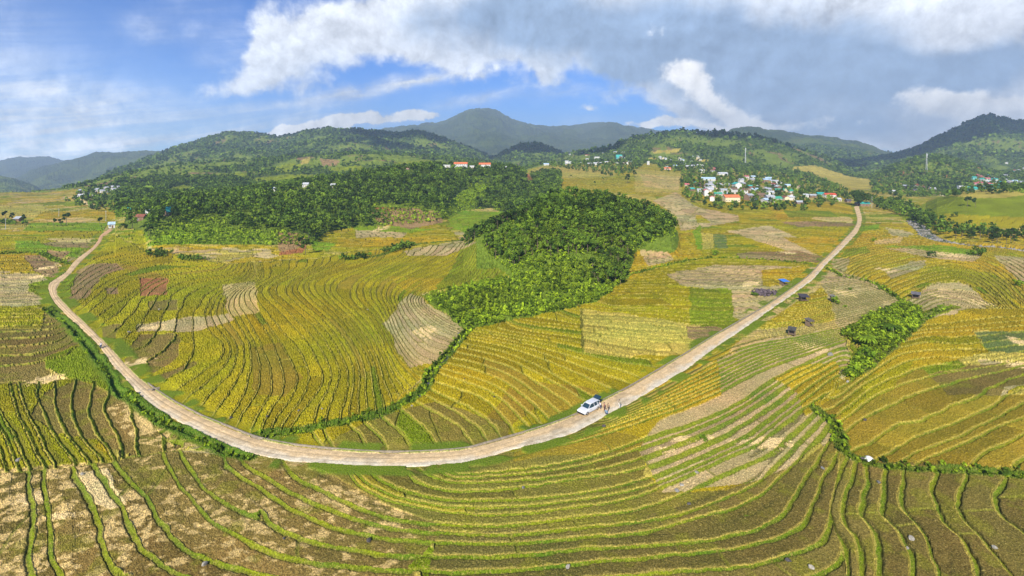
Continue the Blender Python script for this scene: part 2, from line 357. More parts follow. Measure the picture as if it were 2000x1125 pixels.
FAM = [
 # region outline, guides (level, line), course of cross bunds (deg), cross length m, bund half width m
 dict(n='mid', flip=1, out=[(-400,380),(2400,380),(2400,660),(-400,660)], a=90, cl=16, bw=.3, g=[(0,[(-400,660),(2400,660)]),(90,[(-400,380),(2400,380)])]),
 dict(n='leftup', flip=1, out=[(-400,440),(215,445),(130,530),(100,560),(110,600),(190,690),(230,760),(-400,760)], a=80, cl=22, bw=.27, g=[(0,[(-400,770),(80,728),(170,692),(230,690)]),(2,[(-400,720),(60,692),(150,652),(200,640)]),
    (5,[(-400,650),(60,645),(130,625),(180,600)]),(11,[(-400,590),(60,598),(105,590),(140,560)]),(17,[(-400,560),(90,566),(150,540)]),(21,[(-400,534),(70,533),(150,515)]),(25,[(-400,500),(140,500),(200,490)]),(33,[(-400,470),(100,470),(230,460)]),(44,[(-400,440),(250,440)])]),
 dict(n='leftlow', out=[(-400,748),(60,748),(150,738),(225,752),(300,830),(345,880),(254,895),(225,905),(100,918),(-400,940)], a=20, cl=20, bw=.22, g=[(-3,[(-110,750),(-80,800),(-40,850),(-10,920)]),(0,[(0,750),(10,800),(30,850),(60,920)]),(2,[(38,755),(55,800),(80,850),(115,910)]),(3,[(60,760),(90,815),(110,850),(145,905)]),
    (4,[(110,750),(105,800),(115,840),(140,860),(175,905)]),(5,[(150,750),(135,780),(142,815),(160,860),(205,905)]),(6,[(180,755),(173,800),(187,844),(184,860),(225,905)]),(7,[(215,765),(200,800),(217,820),(238,890)]),(8,[(255,770),(235,810),(262,830),(265,868),(252,900)]),(9,[(300,815),(300,839),(304,874),(340,890)]),(11,[(380,820),(380,890)])]),
 dict(n='A', out=[(100,560),(190,465),(290,490),(440,515),(620,505),(700,490),(850,480),(945,470),(1000,530),(820,575),(905,650),(840,730),(740,810),(540,848),(500,855),(300,770)], a=15, cl=26, bw=.26, g=[
    (-16,[(120,560),(180,500),(300,470)]),(-10,[(120,590),(200,545),(290,525),(420,512)]),
    (-6,[(160,640),(210,600),(240,560),(300,538),(440,525)]),(-3,[(210,680),(270,640),(300,590),(340,550),(460,532)]),
    (-1,[(250,720),(310,700),(345,650),(350,600),(380,565),(470,540)]),
    (0,[(300,757),(390,710),(422,690),(425,672),(400,645),(392,610),(410,575),(480,546)]),
    (2,[(358,785),(410,740),(452,703),(445,670),(410,640),(420,590),(450,565),(500,548)]),
    (4,[(412,818),(460,748),(470,705),(477,680),(447,630),(430,600),(450,575),(510,548)]),
    (6,[(470,840),(500,790),(508,760),(505,680),(475,625),(455,590),(470,560),(530,543)]),
    (8,[(505,840),(525,805),(558,765),(547,715),(515,672),(490,625),(470,585),(490,555),(560,535)]),
    (10,[(550,835),(590,780),(614,745),(592,690),(562,650),(520,600),(490,565),(520,545),(600,528)]),
    (12,[(580,840),(635,775),(652,742),(648,720),(612,655),(565,610),(520,570),(540,545),(620,522)]),
    (14,[(665,825),(660,790),(670,750),(675,715),(640,652),(590,605),(550,565),(570,540),(650,515)]),
    (17,[(718,812),(716,750),(712,702),(650,615),(600,575),(590,550),(640,525),(720,505)]),
    (20,[(770,805),(765,780),(745,740),(735,697),(690,630),(640,585),(620,555),(680,530),(780,500)]),
    (23,[(820,775),(800,745),(770,705),(760,680),(740,640),(690,590),(665,560),(720,525),(830,490)]),
    (26,[(845,735),(810,720),(785,700),(765,660),(745,610),(720,575),(740,540),(800,510),(880,480)]),
    (30,[(870,700),(830,690),(790,650),(770,600),(765,570),(800,545),(850,515),(910,478)]),
    (34,[(900,660),(850,640),(800,600),(790,580),(850,555),(900,530),(925,490),(940,470)]),
    (42,[(930,650),(860,610),(830,580),(900,560),(960,530),(955,480)]),(50,[(1000,600),(930,575),(1010,540),(975,470)])]),
 dict(n='B', flip=1, out=[(500,860),(540,848),(740,812),(840,735),(905,655),(960,630),(1130,600),(1225,545),(1225,480),(1330,440),(1380,400),(1670,400),(1684,440),(1610,525),(1500,608),(1180,800),(1000,870),(800,892),(600,890)], a=85, cl=30, bw=.27, g=[
    (-2,[(560,845),(590,875),(590,890)]),(0,[(650,835),(675,860),(670,885)]),(1,[(680,830),(707,855),(712,890)]),(2,[(705,820),(752,860),(757,892)]),(3,[(735,815),(800,862),(806,890)]),(4,[(775,795),(860,850),(875,885)]),
    (5,[(800,775),(865,822),(935,875)]),(7,[(825,750),(940,800),(985,865)]),(9,[(840,735),(960,770),(1050,850)]),(12,[(870,695),(1000,735),(1110,825)]),(15,[(895,665),(1000,690),(1130,745),(1200,790)]),
    (18,[(910,645),(1060,680),(1200,720),(1300,735)]),(22,[(920,640),(1140,660),(1260,675),(1400,680)]),(27,[(1020,612),(1140,630),(1300,645),(1460,640)]),(33,[(1130,590),(1250,585),(1400,603),(1530,585)]),(38,[(1190,565),(1350,555),(1500,562),(1590,547)]),
    (45,[(1220,525),(1400,515),(1550,522),(1630,510)]),(53,[(1230,490),(1450,470),(1660,480)]),(60,[(1300,450),(1500,440),(1680,450)]),(70,[(1300,400),(1500,405),(1680,420)])]),
 dict(n='G', flip=1, out=[(1684,440),(1780,430),(1850,470),(2400,500),(2400,640),(1790,640),(1765,590),(1620,520)], a=30, cl=14, bw=.27, g=[
    (0,[(1790,640),(1850,620),(1945,625),(2400,660)]),(8,[(1770,588),(1820,560),(1880,553),(1935,590),(1985,640)]),(14,[(1700,553),(1780,530),(1870,518),(1950,560),(2005,640)]),(20,[(1640,535),(1740,500),(1850,485),(1960,512),(2060,600)]),
    (28,[(1630,500),(1700,475),(1850,460),(2000,485),(2400,540)]),(36,[(1680,445),(1800,440),(2000,450),(2400,480)])]),
 dict(n='tanright', flip=1, out=[(1420,690),(1500,612),(1600,545),(1620,520),(1765,590),(1800,620),(1640,655),(1560,660)], a=88, cl=30, bw=.35, g=[(0,[(1400,705),(1560,668),(1700,640)]),(4,[(1440,680),(1540,655),(1640,640),(1720,610)]),(9,[(1450,650),(1540,650),(1630,618),(1760,590)]),(15,[(1480,628),(1560,620),(1640,595),(1740,575)]),(22,[(1550,588),(1630,580),(1720,558)]),(30,[(1600,540),(1660,535),(1740,530)])]),
 dict(n='E', flip=1, out=[(1640,900),(1625,825),(1600,790),(1650,745),(1770,655),(1800,625),(1860,605),(2400,590),(2400,950),(2000,930),(1690,908)], a=60, cl=45, bw=.27, g=[
    (-2,[(2050,940),(2160,880)]),(0,[(1940,925),(2000,890),(2060,860),(2400,780)]),(1,[(1815,925),(1852,901),(1934,869),(2000,831),(2400,730)]),(2,[(1770,922),(1804,896),(1880,869),(1974,825),(2400,690)]),(3,[(1735,920),(1798,877),(1880,852),(1945,820),(2400,670)]),
    (4,[(1690,915),(1744,885),(1839,852),(1907,820),(2030,740),(2400,650)]),(5,[(1650,885),(1744,842),(1820,810),(1905,777),(2030,720),(2400,640)]),(6,[(1645,845),(1680,820),(1725,785),(1825,757),(1900,735),(2400,620)]),
    (8,[(1620,815),(1690,765),(1770,730),(1850,708),(2000,695),(2400,615)]),(10,[(1620,790),(1740,700),(1830,685),(1930,690),(2400,610)]),(12,[(1640,750),(1750,665),(1830,655),(1900,655),(2400,606)]),(16,[(1760,650),(1850,625),(2000,610),(2400,590)])]),
 dict(n='C', out=[(345,880),(500,893),(610,906),(800,914),(1000,880),(1180,815),(1430,668),(1560,655),(1650,640),(1670,700),(1640,745),(1600,790),(1625,825),(1640,900),(1660,915),(1640,1400),(-400,1400),(-400,940),(100,918),(225,905),(254,895)], a=75, cl=55, bw=.24, g=[
    (-10,[(1180,800),(1430,672),(1560,655),(1650,638)]),(-5,[(1100,850),(1240,805),(1400,725),(1500,685),(1650,648)]),
    (0,[(900,906),(1100,866),(1240,820),(1400,775),(1500,720),(1600,680),(1670,655)]),(1,[(880,908),(1100,885),(1240,850),(1400,790),(1500,735),(1600,693),(1665,668)]),
    (4,[(755,915),(800,939),(880,961),(1000,962),(1130,955),(1250,920),(1350,880),(1450,830),(1550,760),(1645,705)]),
    (7,[(608,909),(690,961),(771,996),(866,1012),(983,1007),(1130,990),(1280,969),(1400,920),(1480,880),(1560,815),(1640,740)]),
    (8.5,[(490,900),(590,955),(663,988),(744,1018),(823,1029),(1000,1037),(1244,1004),(1406,936),(1490,900),(1550,850),(1605,805)]),
    (10,[(430,905),(500,945),(581,1002),(663,1034),(744,1050),(840,1058),(1000,1060),(1270,1045),(1352,1040),(1500,983),(1546,915),(1590,860),(1620,830)]),
    (11,[(400,915),(500,988),(535,1029),(595,1061),(690,1078),(782,1088),(1000,1082),(1200,1070),(1333,1060),(1434,1050),(1500,1020),(1535,993),(1587,909),(1615,870),(1630,845)]),
    (12,[(254,893),(271,923),(339,966),(352,993),(401,1034),(426,1053),(500,1072),(595,1088),(690,1102),(780,1113),(1000,1113),(1150,1100),(1333,1078),(1434,1069),(1520,1050),(1573,1010),(1617,937),(1627,882),(1645,850)]),
    (13,[(225,904),(260,942),(317,993),(336,1053),(380,1090),(480,1115),(800,1150),(1150,1130),(1400,1100),(1560,1080),(1612,1042),(1628,942),(1652,901)]),
    (14,[(195,915),(217,936),(257,988),(252,1010),(266,1045),(293,1085),(400,1140),(800,1185),(1300,1160),(1560,1135),(1645,1080),(1660,940),(1680,900)]),
    (15,[(150,925),(175,980),(205,1030),(215,1075),(260,1130),(500,1190),(1300,1230),(1650,1160),(1700,1000)]),(16,[(100,930),(130,990),(140,1040),(150,1130),(300,1230),(1650,1300)]),(18,[(20,930),(10,1000),(-10,1060),(0,1150),(150,1300)]),(22,[(-250,930),(-300,1300)])]),
 dict(n='D', out=[(1645,885),(1690,908),(2000,930),(2400,955),(2400,1400),(1635,1400),(1655,1100),(1622,1000),(1640,920)], a=0, cl=22, bw=.29, g=[
    (-1,[(1630,890),(1600,960),(1590,1042),(1615,1080),(1600,1400)]),(0,[(1652,895),(1620,945),(1617,1042),(1650,1080),(1640,1400)]),(1,[(1665,900),(1655,950),(1640,1000),(1655,1040),(1675,1080),(1665,1400)]),(2,[(1685,905),(1690,945),(1672,966),(1690,983),(1668,1004),(1684,1040),(1710,1060),(1700,1400)]),(3,[(1714,915),(1722,966),(1717,993),(1730,1015),(1771,1050),(1760,1080),(1745,1400)]),
    (4,[(1776,920),(1755,969),(1768,996),(1825,1031),(1850,1090),(1870,1400)]),(5,[(1820,920),(1790,970),(1800,1000),(1850,1040),(1900,1090),(1950,1400)]),(6,[(1901,922),(1860,1007),(1880,1020),(1934,1064),(2000,1102),(2060,1400)]),(7,[(1988,930),(1939,972),(1923,1026),(2000,1067),(2060,1100),(2200,1400)]),(8,[(2080,935),(2010,980),(2030,1020),(2100,1060),(2300,1400)]),(12,[(2400,930),(2400,1400)])]),
]
# crop kinds: base colour, colour spread, crop height
KIND = dict(
 k=((.165,.128,.030),.2,.25),
 g=((.170,.215,.008),.25,.32), y=((.300,.258,.008),.22,.32), o=((.370,.268,.012),.22,.32), r=((.275,.200,.018),.2,.28), q=((.205,.165,.028),.2,.3),
 b=((.205,.145,.036),.2,.06), t=((.520,.370,.130),.2,.1), n=((.440,.335,.150),.22,.08), s=((.78,.57,.26),.08,.12), e=((.160,.260,.010),.2,.5), m=((.120,.165,.045),.15,.1),
 x=((.330,.130,.050),.2,.05), w=((.060,.105,.014),.4,.6), l=((.40,.325,.060),.2,.5), v=((.290,.185,.080),.25,.12))
PATCH = [
 ('l',[(-400,395),(90,402),(80,427),(-400,425)]),('o',[(85,414),(215,413),(252,420),(215,430),(60,433)]),('t',[(60,430),(160,425),(200,431),(120,436)]),('e',[(60,436),(210,436),(200,457),(40,455)]),
 ('y',[(-400,450),(200,452),(190,476),(140,500),(-400,500)]),('t',[(80,466),(185,466),(185,478),(110,472)]),('v',[(80,477),(100,472),(185,475),(170,485),(110,484)]),('e',[(30,472),(75,472),(90,482),(165,486),(150,502),(80,498),(30,490)]),('v',[(92,490),(140,491),(116,511),(92,498)]),
 ('o',[(-400,502),(45,499),(68,530),(-400,534)]),('v',[(45,499),(80,499),(122,526),(105,543),(70,532)]),('n',[(-400,535),(72,535),(95,548),(92,592),(60,600),(-400,600)]),('g',[(55,557),(108,546),(94,566),(98,590),(60,570)]),
 ('y',[(-400,597),(60,599),(90,608),(80,640),(45,650),(-400,645)]),('b',[(-400,648),(80,642),(92,605),(130,625),(165,660),(90,703),(100,730),(55,760),(-400,755)]),('g',[(88,705),(160,668),(200,700),(218,752),(215,770),(165,747),(115,735),(95,722)]),
 ('y',[(-400,752),(62,752),(85,768),(66,795),(55,822),(130,850),(225,896),(222,905),(115,915),(-400,932)]),('b',[(62,795),(86,768),(150,742),(215,770),(250,780),(300,835),(345,884),(252,895),(184,860),(112,848),(60,820)]),
 ('S',[(208,798),(255,782),(345,835),(410,872),(335,884),(262,862)]),
 # between the left road and the copse
 ('y',[(190,465),(280,450),(290,492),(190,505)]),('g',[(110,560),(170,520),(240,520),(180,555),(150,580),(125,590)]),('v',[(150,527),(180,517),(225,515),(245,527),(200,540),(165,585),(135,590)]),('r',[(225,515),(260,520),(330,545),(325,578),(275,578),(270,540)]),
 ('x',[(275,545),(302,545),(330,545),(325,577),(275,577)]),('v',[(207,562),(230,562),(232,575),(207,575)]),('b',[(290,590),(346,588),(346,606),(290,608)]),('n',[(268,632),(450,614),(455,624),(385,647),(268,650)]),('b',[(195,640),(240,632),(225,660),(205,662)]),
 ('b',[(240,700),(275,655),(353,652),(351,700),(300,728),(262,728)]),('b',[(305,740),(380,706),(386,714),(310,752)]),('t',[(432,556),(500,553),(506,612),(448,622)]),('r',[(488,680),(545,668),(592,742),(560,775),(500,775)]),
 ('n',[(775,603),(800,573),(820,582),(905,640),(902,662),(870,690),(857,707),(800,718),(778,695),(765,660),(748,635)]),('o',[(755,540),(870,545),(885,560),(800,572),(770,555)]),
 ('n',[(790,490),(900,470),(935,473),(875,500),(800,500)]),('g',[(900,490),(940,472),(995,540),(910,570),(850,565),(880,530)]),('o',[(680,493),(760,483),(790,490),(760,505),(690,510)]),
 # far side of the copse, upper middle
 ('y',[(620,450),(695,445),(870,440),(900,470),(780,490),(620,492)]),('n',[(695,450),(795,453),(785,467),(695,466)]),('e',[(610,470),(655,478),(640,490),(610,490)]),('o',[(660,465),(900,462),(880,475),(720,483),(655,482)]),('e',[(690,440),(800,445),(870,448),(800,455),(690,450)]),
 ('e',[(870,405),(1000,395),(1050,400),(1010,430),(960,445),(930,470),(880,440)]),('l',[(905,405),(980,402),(975,415),(900,412)]),('t',[(935,402),(975,400),(975,412),(940,412)]),
 ('y',[(1040,350),(1065,322),(1340,320),(1335,400),(1280,410),(1120,375),(1100,400),(1000,430)]),
 ('l',[(1060,325),(1210,323),(1200,345),(1040,350)]),('l',[(1180,375),(1280,385),(1290,400),(1200,395)]),('m',[(1075,370),(1110,372),(1115,385),(1080,388)]),
 ('l',[(1240,330),(1335,338),(1330,380),(1240,375)]),('t',[(1250,340),(1330,345),(1325,372),(1260,365)]),
 ('n',[(1275,392),(1320,375),(1360,405),(1440,420),(1445,432),(1330,452),(1320,420)]),('o',[(1358,420),(1368,420),(1390,436),(1362,436)]),
 # between the copse and the right road
 ('o',[(1225,488),(1270,455),(1360,452),(1372,500),(1320,512),(1240,540),(1215,548)]),('n',[(1245,480),(1280,473),(1320,508),(1265,520)]),
 ('y',[(1320,455),(1500,430),(1680,400),(1684,440),(1620,510),(1400,515)]),('m',[(1392,458),(1416,458),(1422,485),(1395,486)]),('l',[(1370,455),(1392,458),(1394,486),(1372,488)]),('e',[(1352,452),(1368,440),(1372,488),(1362,488)]),
 ('n',[(1420,452),(1500,440),(1560,465),(1610,500),(1580,506),(1500,478)]),('v',[(1440,495),(1560,490),(1610,503),(1600,515),(1440,505)]),('o',[(1530,465),(1620,462),(1655,472),(1625,500),(1600,500)]),('v',[(1525,434),(1600,432),(1670,436),(1665,442),(1560,444)]),('t',[(1580,420),(1660,425),(1670,436),(1590,430)]),
 ('o',[(1500,405),(1660,398),(1670,418),(1520,430)]),('g',[(1530,412),(1620,412),(1640,425),(1540,424)]),
 ('n',[(1300,535),(1400,518),(1605,522),(1570,558),(1500,603),(1470,632),(1432,620),(1430,570),(1340,562)]),('o',[(1487,528),(1585,520),(1575,545),(1555,555),(1487,560)]),('s',[(1455,548),(1485,548),(1480,560),(1450,560)]),
 ('g',[(1345,565),(1430,567),(1432,615),(1445,640),(1420,655),(1350,635)]),('l',[(1136,605),(1225,615),(1300,625),(1372,638),(1340,690),(1225,700),(1138,690)]),('v',[(1345,640),(1410,640),(1395,665),(1340,665)]),
 ('r',[(1020,742),(1150,762),(1195,785),(1100,800),(1030,772)]),('r',[(930,840),(1000,760),(1060,790),(980,850)]),('q',[(600,890),(740,812),(850,790),(1000,830),(980,870),(800,890)]),
 # right of the road
 ('t',[(1425,690),(1500,612),(1600,548),(1620,560),(1628,600),(1640,650),(1560,665)]),('o',[(1500,625),(1610,560),(1625,585),(1630,625),(1560,640),(1470,640)]),('n',[(1600,548),(1620,528),(1700,548),(1765,590),(1720,615),(1640,655),(1628,600)]),
 ('t',[(1430,700),(1540,655),(1630,640),(1640,655),(1500,700),(1420,730)]),
 ('o',[(1620,520),(1684,445),(1860,450),(2400,500),(2400,640),(1945,600),(1860,540),(1790,560),(1765,590),(1705,550)]),('g',[(1650,490),(1690,480),(1700,495),(1640,505)]),('e',[(1675,445),(1720,437),(1715,450),(1680,452)]),('n',[(1625,505),(1660,505),(1650,535),(1625,525)]),
 ('n',[(1728,532),(1780,512),(1812,510),(1800,525),(1745,545)]),('n',[(1725,485),(1840,487),(1920,500),(1900,512),(1805,503)]),('t',[(1708,470),(1765,462),(1760,474),(1710,478)]),('n',[(1730,445),(1790,455),(1770,464),(1740,460)]),('e',[(1720,482),(1840,480),(1920,490),(1910,500),(1800,488)]),
 ('y',[(1800,530),(1860,515),(1960,545),(1990,600),(1940,590),(1880,548),(1820,555),(1770,588)]),('n',[(1765,592),(1830,552),(1890,556),(1935,595),(1860,615),(1790,632)]),('g',[(1800,612),(1860,595),(1880,603),(1820,622)]),
 ('n',[(1940,500),(2400,520),(2400,600),(2000,560)]),
 ('o',[(1790,636),(1860,615),(1940,602),(2400,600),(2400,640),(1900,650),(1930,690),(1800,720),(1700,760),(1650,745),(1760,660)]),('m',[(1902,652),(2400,625),(2400,692),(1935,690)]),('b',[(1800,738),(1900,712),(2400,695),(2400,745),(1960,755),(1955,780),(1850,772)]),
 ('r',[(1600,795),(1650,748),(1800,722),(1850,772),(1960,775),(2400,755),(2400,950),(2000,928),(1690,905),(1645,880)]),('y',[(1640,800),(1700,740),(1790,700),(1770,740),(1690,790),(1640,830)]),
 # below the road
 ('q',[(600,906),(800,914),(1000,880),(1180,815),(1260,860),(1250,930),(1300,960),(1500,960),(1640,850),(1660,915),(1700,915),(2400,955),(2400,1400),(850,1400),(850,1040),(780,1010)]),
 ('o',[(1150,848),(1240,798),(1330,760),(1400,705),(1405,745),(1412,790),(1330,845),(1270,862),(1200,850)]),('r',[(1000,880),(1160,835),(1280,865),(1240,880),(1000,905)]),
 ('N',[(1240,880),(1290,820),(1412,770),(1400,705),(1480,670),(1640,640),(1665,700),(1640,745),(1600,790),(1632,850),(1560,900),(1500,945),(1400,950),(1290,965)]),
 ('o',[(1510,740),(1560,720),(1635,708),(1645,760),(1600,800),(1570,815),(1560,770)]),
 ('B',[(345,884),(500,893),(610,908),(790,1010),(860,1040),(850,1060),(800,1110),(1100,1400),(-400,1400),(-400,940),(100,918),(225,905),(254,895)]),
 ('S',[(600,945),(700,968),(850,1022),(740,1026),(620,975)]),('S',[(545,962),(660,1000),(845,1035),(835,1052),(700,1045),(560,990)]),('S',[(500,1000),(560,1030),(640,1060),(560,1050)]),
 ('S',[(-400,935),(225,905),(255,945),(300,990),(290,1080),(150,1150),(-400,1150)]),
 ('s',[(150,928),(212,918),(222,950),(248,985),(215,995),(188,985),(160,962)]),
 ('k',[(850,1050),(1000,1035),(1240,1015),(1420,960),(1560,905),(1650,900),(2400,950),(2400,1400),(800,1400)]),
]
STRAW = [(95,523,14,5),(75,541,15,4),(92,742,24,10),(832,650,20,13),(305,640,20,6),(262,712,22,10),(1590,682,24,11),(1652,573,16,7),(1833,578,12,5),(1910,590,16,7),(1490,866,46,14),(1992,668,18,9),
  (1330,858,22,7),(1300,880,18,6),(1385,856,14,6),(745,448,10,4),(1733,528,16,5),(1985,712,22,6),(170,940,20,12),(1540,495,14,3),(1850,498,20,4),(60,975,30,12),(120,1010,30,8)]

def paint_and_shape():
    global ZF, COLR, FOREST, REG
    N = NR*NC
    nearf = sstep(1400, 600, YY).astype(np.float32)
    # wobble for organic outlines
    wob = (fbm(XX/7, YY/7, 3, 3)-0.5)
    sc = np.clip((V-HOR)/300, 0.05, 1.2)
    Uw = U+wob*14*sc; Vw = V+(fbm(XX/7+40, YY/7, 3, 9)-0.5)*9*sc
    # --- hillside background colours
    n1 = fbm(XX/110, YY/110, 5, 21).astype(np.float32); n2 = fbm(XX/14, YY/14, 4, 22).astype(np.float32)
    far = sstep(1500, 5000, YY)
    forest = np.stack([.035+.03*n2, .075+.045*n2, .014+.008*n2], -1)
    grass = np.stack([.110+.09*n2, .170+.09*n2, .018+.012*n2], -1)
    soil = np.array([.22, .13, .075], np.float32)
    gm = sstep(.50, .57, n1+.05*sstep(650, 900, YY)*sstep(1900, 1500, YY)*(U < 1000))*(1-far*0.85)
    gm = gm*np.where((YY > 900) & (U < 1000), 1.0, .8)
    forest = forest*(1-.45*sstep(2600, 4200, YY))[..., None]*np.stack([1-.25*far, 1-.12*far, 1+.35*far], -1)  # far forest darker and bluer: cloud shade put into its colour
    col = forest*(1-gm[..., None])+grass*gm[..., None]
    sm = (sstep(.66, .70, fbm(XX/55+90, YY/55, 4, 33))*(1-far)).astype(np.float32)*gm
    col = col*(1-sm[..., None])+soil*sm[..., None]
    col = col.astype(np.float32)
    Z = Z0.copy()
    REG = np.zeros((NR, NC), np.int8)
    kind = np.full((NR, NC), 0, np.int8)
    # --- flat-floor mask: fields where the land is low or gently rising
    slope = np.abs(np.gradient(Z0, axis=0)/np.gradient(YY, axis=0))
    plate = (U > 1000) & (YY < 1230) & (slope < .1)
    low = (Z0 < 6) & (YY < 900)
    field = (low | plate)
    for r, f in ((RIDGES[-3], .9), (RIDGES[-2], .9)):
        pass
    # --- families of terraces on a coarse grid
    k = 4
    Uc = U[::k, ::k]; Vc = (HOR+FPX*CAM_H/YY[::k, ::k]).astype(np.float32)
    lev = np.zeros((NR, NC), np.float32); ang = np.zeros((NR, NC), np.float32); cl = np.full((NR, NC), 20, np.float32); bw = np.full((NR, NC), .4, np.float32)
    fid = np.full((NR, NC), -1, np.int16)
    Vflat = (HOR+FPX*CAM_H/YY).astype(np.float32)
    ri = np.clip(np.arange(NR)/k, 0, Uc.shape[0]-1.001); ci = np.clip(np.arange(NC)/k, 0, Uc.shape[1]-1.001)
    r0 = ri.astype(int); c0 = ci.astype(int); fr = (ri-r0)[:, None].astype(np.float32); fc = (ci-c0)[None, :].astype(np.float32)
    def up(A):
        A0 = A[r0]; A1 = A[r0+1]
        B = A0*(1-fr)+A1*fr
        return B[:, c0]*(1-fc)+B[:, c0+1]*fc
    for fi, F in enumerate(FAM):
        m = inpoly(Uw, (V if F['n'] == 'mid' else Vflat)+(Vw-V), F['out'])
        if F['n'] == 'mid':
            L = 22*np.log(np.maximum(YY, 100)/100)*2.2+0.9*fbm(XX/60, YY/60, 2, 8)*6
            L = np.where(YY > 500, L, L)
        else:
            gl = F['g']
            D = np.stack([dseg(Uc, Vc, spline(g, 4) if len(g) > 2 else g) for _, g in gl])
            lv = np.array([a for a, _ in gl], np.float32)
            S = D[:-1]+D[1:]
            gap = np.abs(np.diff(lv))
            b = np.argmin(S, axis=0)
            d0 = np.take_along_axis(D, b[None], 0)[0]; d1 = np.take_along_axis(D, b[None]+1, 0)[0]
            Lc = lv[b]+(lv[b+1]-lv[b])*d0/(d0+d1+1e-6)
            # light smoothing
            for _ in range(9):
                Lc[1:-1, 1:-1] = (Lc[1:-1, 1:-1]*4+Lc[:-2, 1:-1]+Lc[2:, 1:-1]+Lc[1:-1, :-2]+Lc[1:-1, 2:])/8
            L = up(Lc)
        if F.get('flip'): L = -L
        lev = np.where(m, L, lev); fid = np.where(m, fi, fid)
        ang = np.where(m, F['a'], ang); cl = np.where(m, F['cl'], cl); bw = np.where(m, F['bw'], bw)
    lev = lev+(fbm(XX/9, YY/9, 3, 51)-0.5)*0.32+(fbm(XX/2.2, YY/2.2, 2, 52)-0.5)*0.10
    # gradient of the level in metres
    dY = np.gradient(YY, axis=0); dX = np.gradient(XX, axis=1)
    dLj = np.gradient(lev, axis=1)/dX
    XYr = np.gradient(XX, axis=0)/dY
    dLi = np.gradient(lev, axis=0)/dY-dLj*XYr
    gr = np.sqrt(dLi**2+dLj**2)
    gr = np.clip(gr, .02, 2.5)
    kk = np.floor(lev)
    f = lev-kk
    sd = np.minimum(f, 1-f)/gr                       # metres to the nearest bund
    sd = np.maximum(sd+(fbm(XX/1.1, YY/1.1, 3, 53)-.5)*.34*sstep(260, 120, YY), 0)
    side = np.where(f < .5, 1, -1)                   # just past a bund / just before one
    spacing = 1/gr
    # cross bunds
    a = np.radians(ang)
    warp = (fbm(XX/15, YY/15, 2, 60)-0.5)*7
    s = XX*np.sin(a)+YY*np.cos(a)
    hk = _h(kk+fid*97, fid*13+kk*0, 5)
    ln = cl*(0.6+0.9*hk)
    q = (s+warp)/ln+hk*19.0
    qq = np.floor(q); qf = q-qq
    cd = np.minimum(qf, 1-qf)*ln
    cellr = _h(kk*7+fid*131, qq+fid*17, 77); cellr2 = _h(kk*5+fid*11, qq*3+1, 78)
    kindnames = list(KIND)+['S', 'N', 'B']
    # default kind of floor cells
    def kid(c): return kindnames.index(c)+1
    big = fbm(XX/45, YY/45, 3, 91)
    dk = np.where(big < .42, kid('y'), np.where(big < .50, kid('o'), np.where(big < .56, kid('n'), np.where(big < .62, kid('l'), kid('g')))))
    kind = np.where(field, np.where(cellr2 < .25, kid('l'), dk), 0).astype(np.int8)
    kind = np.where(field & np.isin(fid, [FN('A'), FN('B')]), kid('y'), kind)
    for c, poly in PATCH:
        m = inpoly(Uw, Vw, poly) & (field | (Z0 < 14) & (YY < 700)) & (YY < 1300)
        kind[m] = kid(c)
    # scattered odd cells
    odd = (cellr2 > .93) & (kind > 0)
    kind = np.where(odd & np.isin(kind, [kid('y'), kid('q'), kid('r')]), np.where(cellr > .5, kid('r'), kid('g')), kind)
    kind = np.where(odd & np.isin(kind, [kid('o')]), kid('y'), kind)
    # hills that carry forest, weeds
    hillm = np.zeros((NR, NC), bool)
    for nme in ('copse_hill', 'left_forest'):
        r = [q_ for q_ in RIDGES if q_['n'] == nme][0]
    copse = inpoly(Uw, Vw, [(820,578),(905,560),(1000,540),(960,500),(942,462),(1000,440),(1050,412),(1100,390),(1150,385),(1210,396),(1270,410),(1322,436),(1322,452),(1290,462),(1240,485),(1230,540),(1170,590),(1090,608),(1000,628),(910,645),(870,615)]) & (YY > 130) & (YY < 360)
    copse |= (Z0 > 2.0) & (U > 930) & (U < 1330) & (YY < 400) & (YY > 200)
    lf = ~((U+(fbm(XX/18, YY/18, 3, 306)-.5)*90 < 283+.45*np.maximum(V-455, 0)) & (V > 425)) & (Z0 > 1.2) & (U < 1095) & (U > 225) & (YY > 300) & (YY < 1000) & (V+(fbm(XX/18, YY/18, 3, 307)-.5)*22 < 503)
    for m in (copse, lf): kind[m] = 0
    wcol = np.stack([.100+.06*n2, .165+.07*n2, .014+.008*n2], -1)
    col = np.where(copse[..., None], wcol, col)
    col = np.where((lf & (V > 395) & (n1 > .3))[..., None], wcol, col)
    fm = (kind > 0)
    # --- paint crops
    base = np.zeros((len(kindnames)+1, 3), np.float32); spr = np.zeros(len(kindnames)+1, np.float32); hgt = np.zeros(len(kindnames)+1, np.float32)
    for i, c in enumerate(kindnames):
        b_, s_, h_ = KIND.get({'S': 'b', 'N': 'n', 'B': 'b'}.get(c, c))
        base[i+1] = b_; spr[i+1] = s_; hgt[i+1] = h_
    fcol = base[kind]
    v1 = 1+(cellr-.5)*2*spr[kind]; v2 = 1+(cellr2-.5)*1.2*spr[kind]
    fcol = fcol*np.stack([v1, v1*v2*.5+v1*.5, v1], -1)
    # patches inside fields: greener, drier
    pn = (fbm(XX/6, YY/6, 4, 61)-.5)
    fcol = fcol*(1+pn[..., None]*np.array([.55, .35, .5], np.float32))
    big2 = (fbm(XX/40, YY/40, 3, 62)-.5)
    fcol[..., 0] *= (1+big2*.5); 
    # straw strewn over stubble
    st = fbm(XX/1.5, YY/1.2, 5, 63, .65)
    stm = sstep(.50, .62, st+.25*(fbm(XX/9, YY/9, 2, 64)-.5))
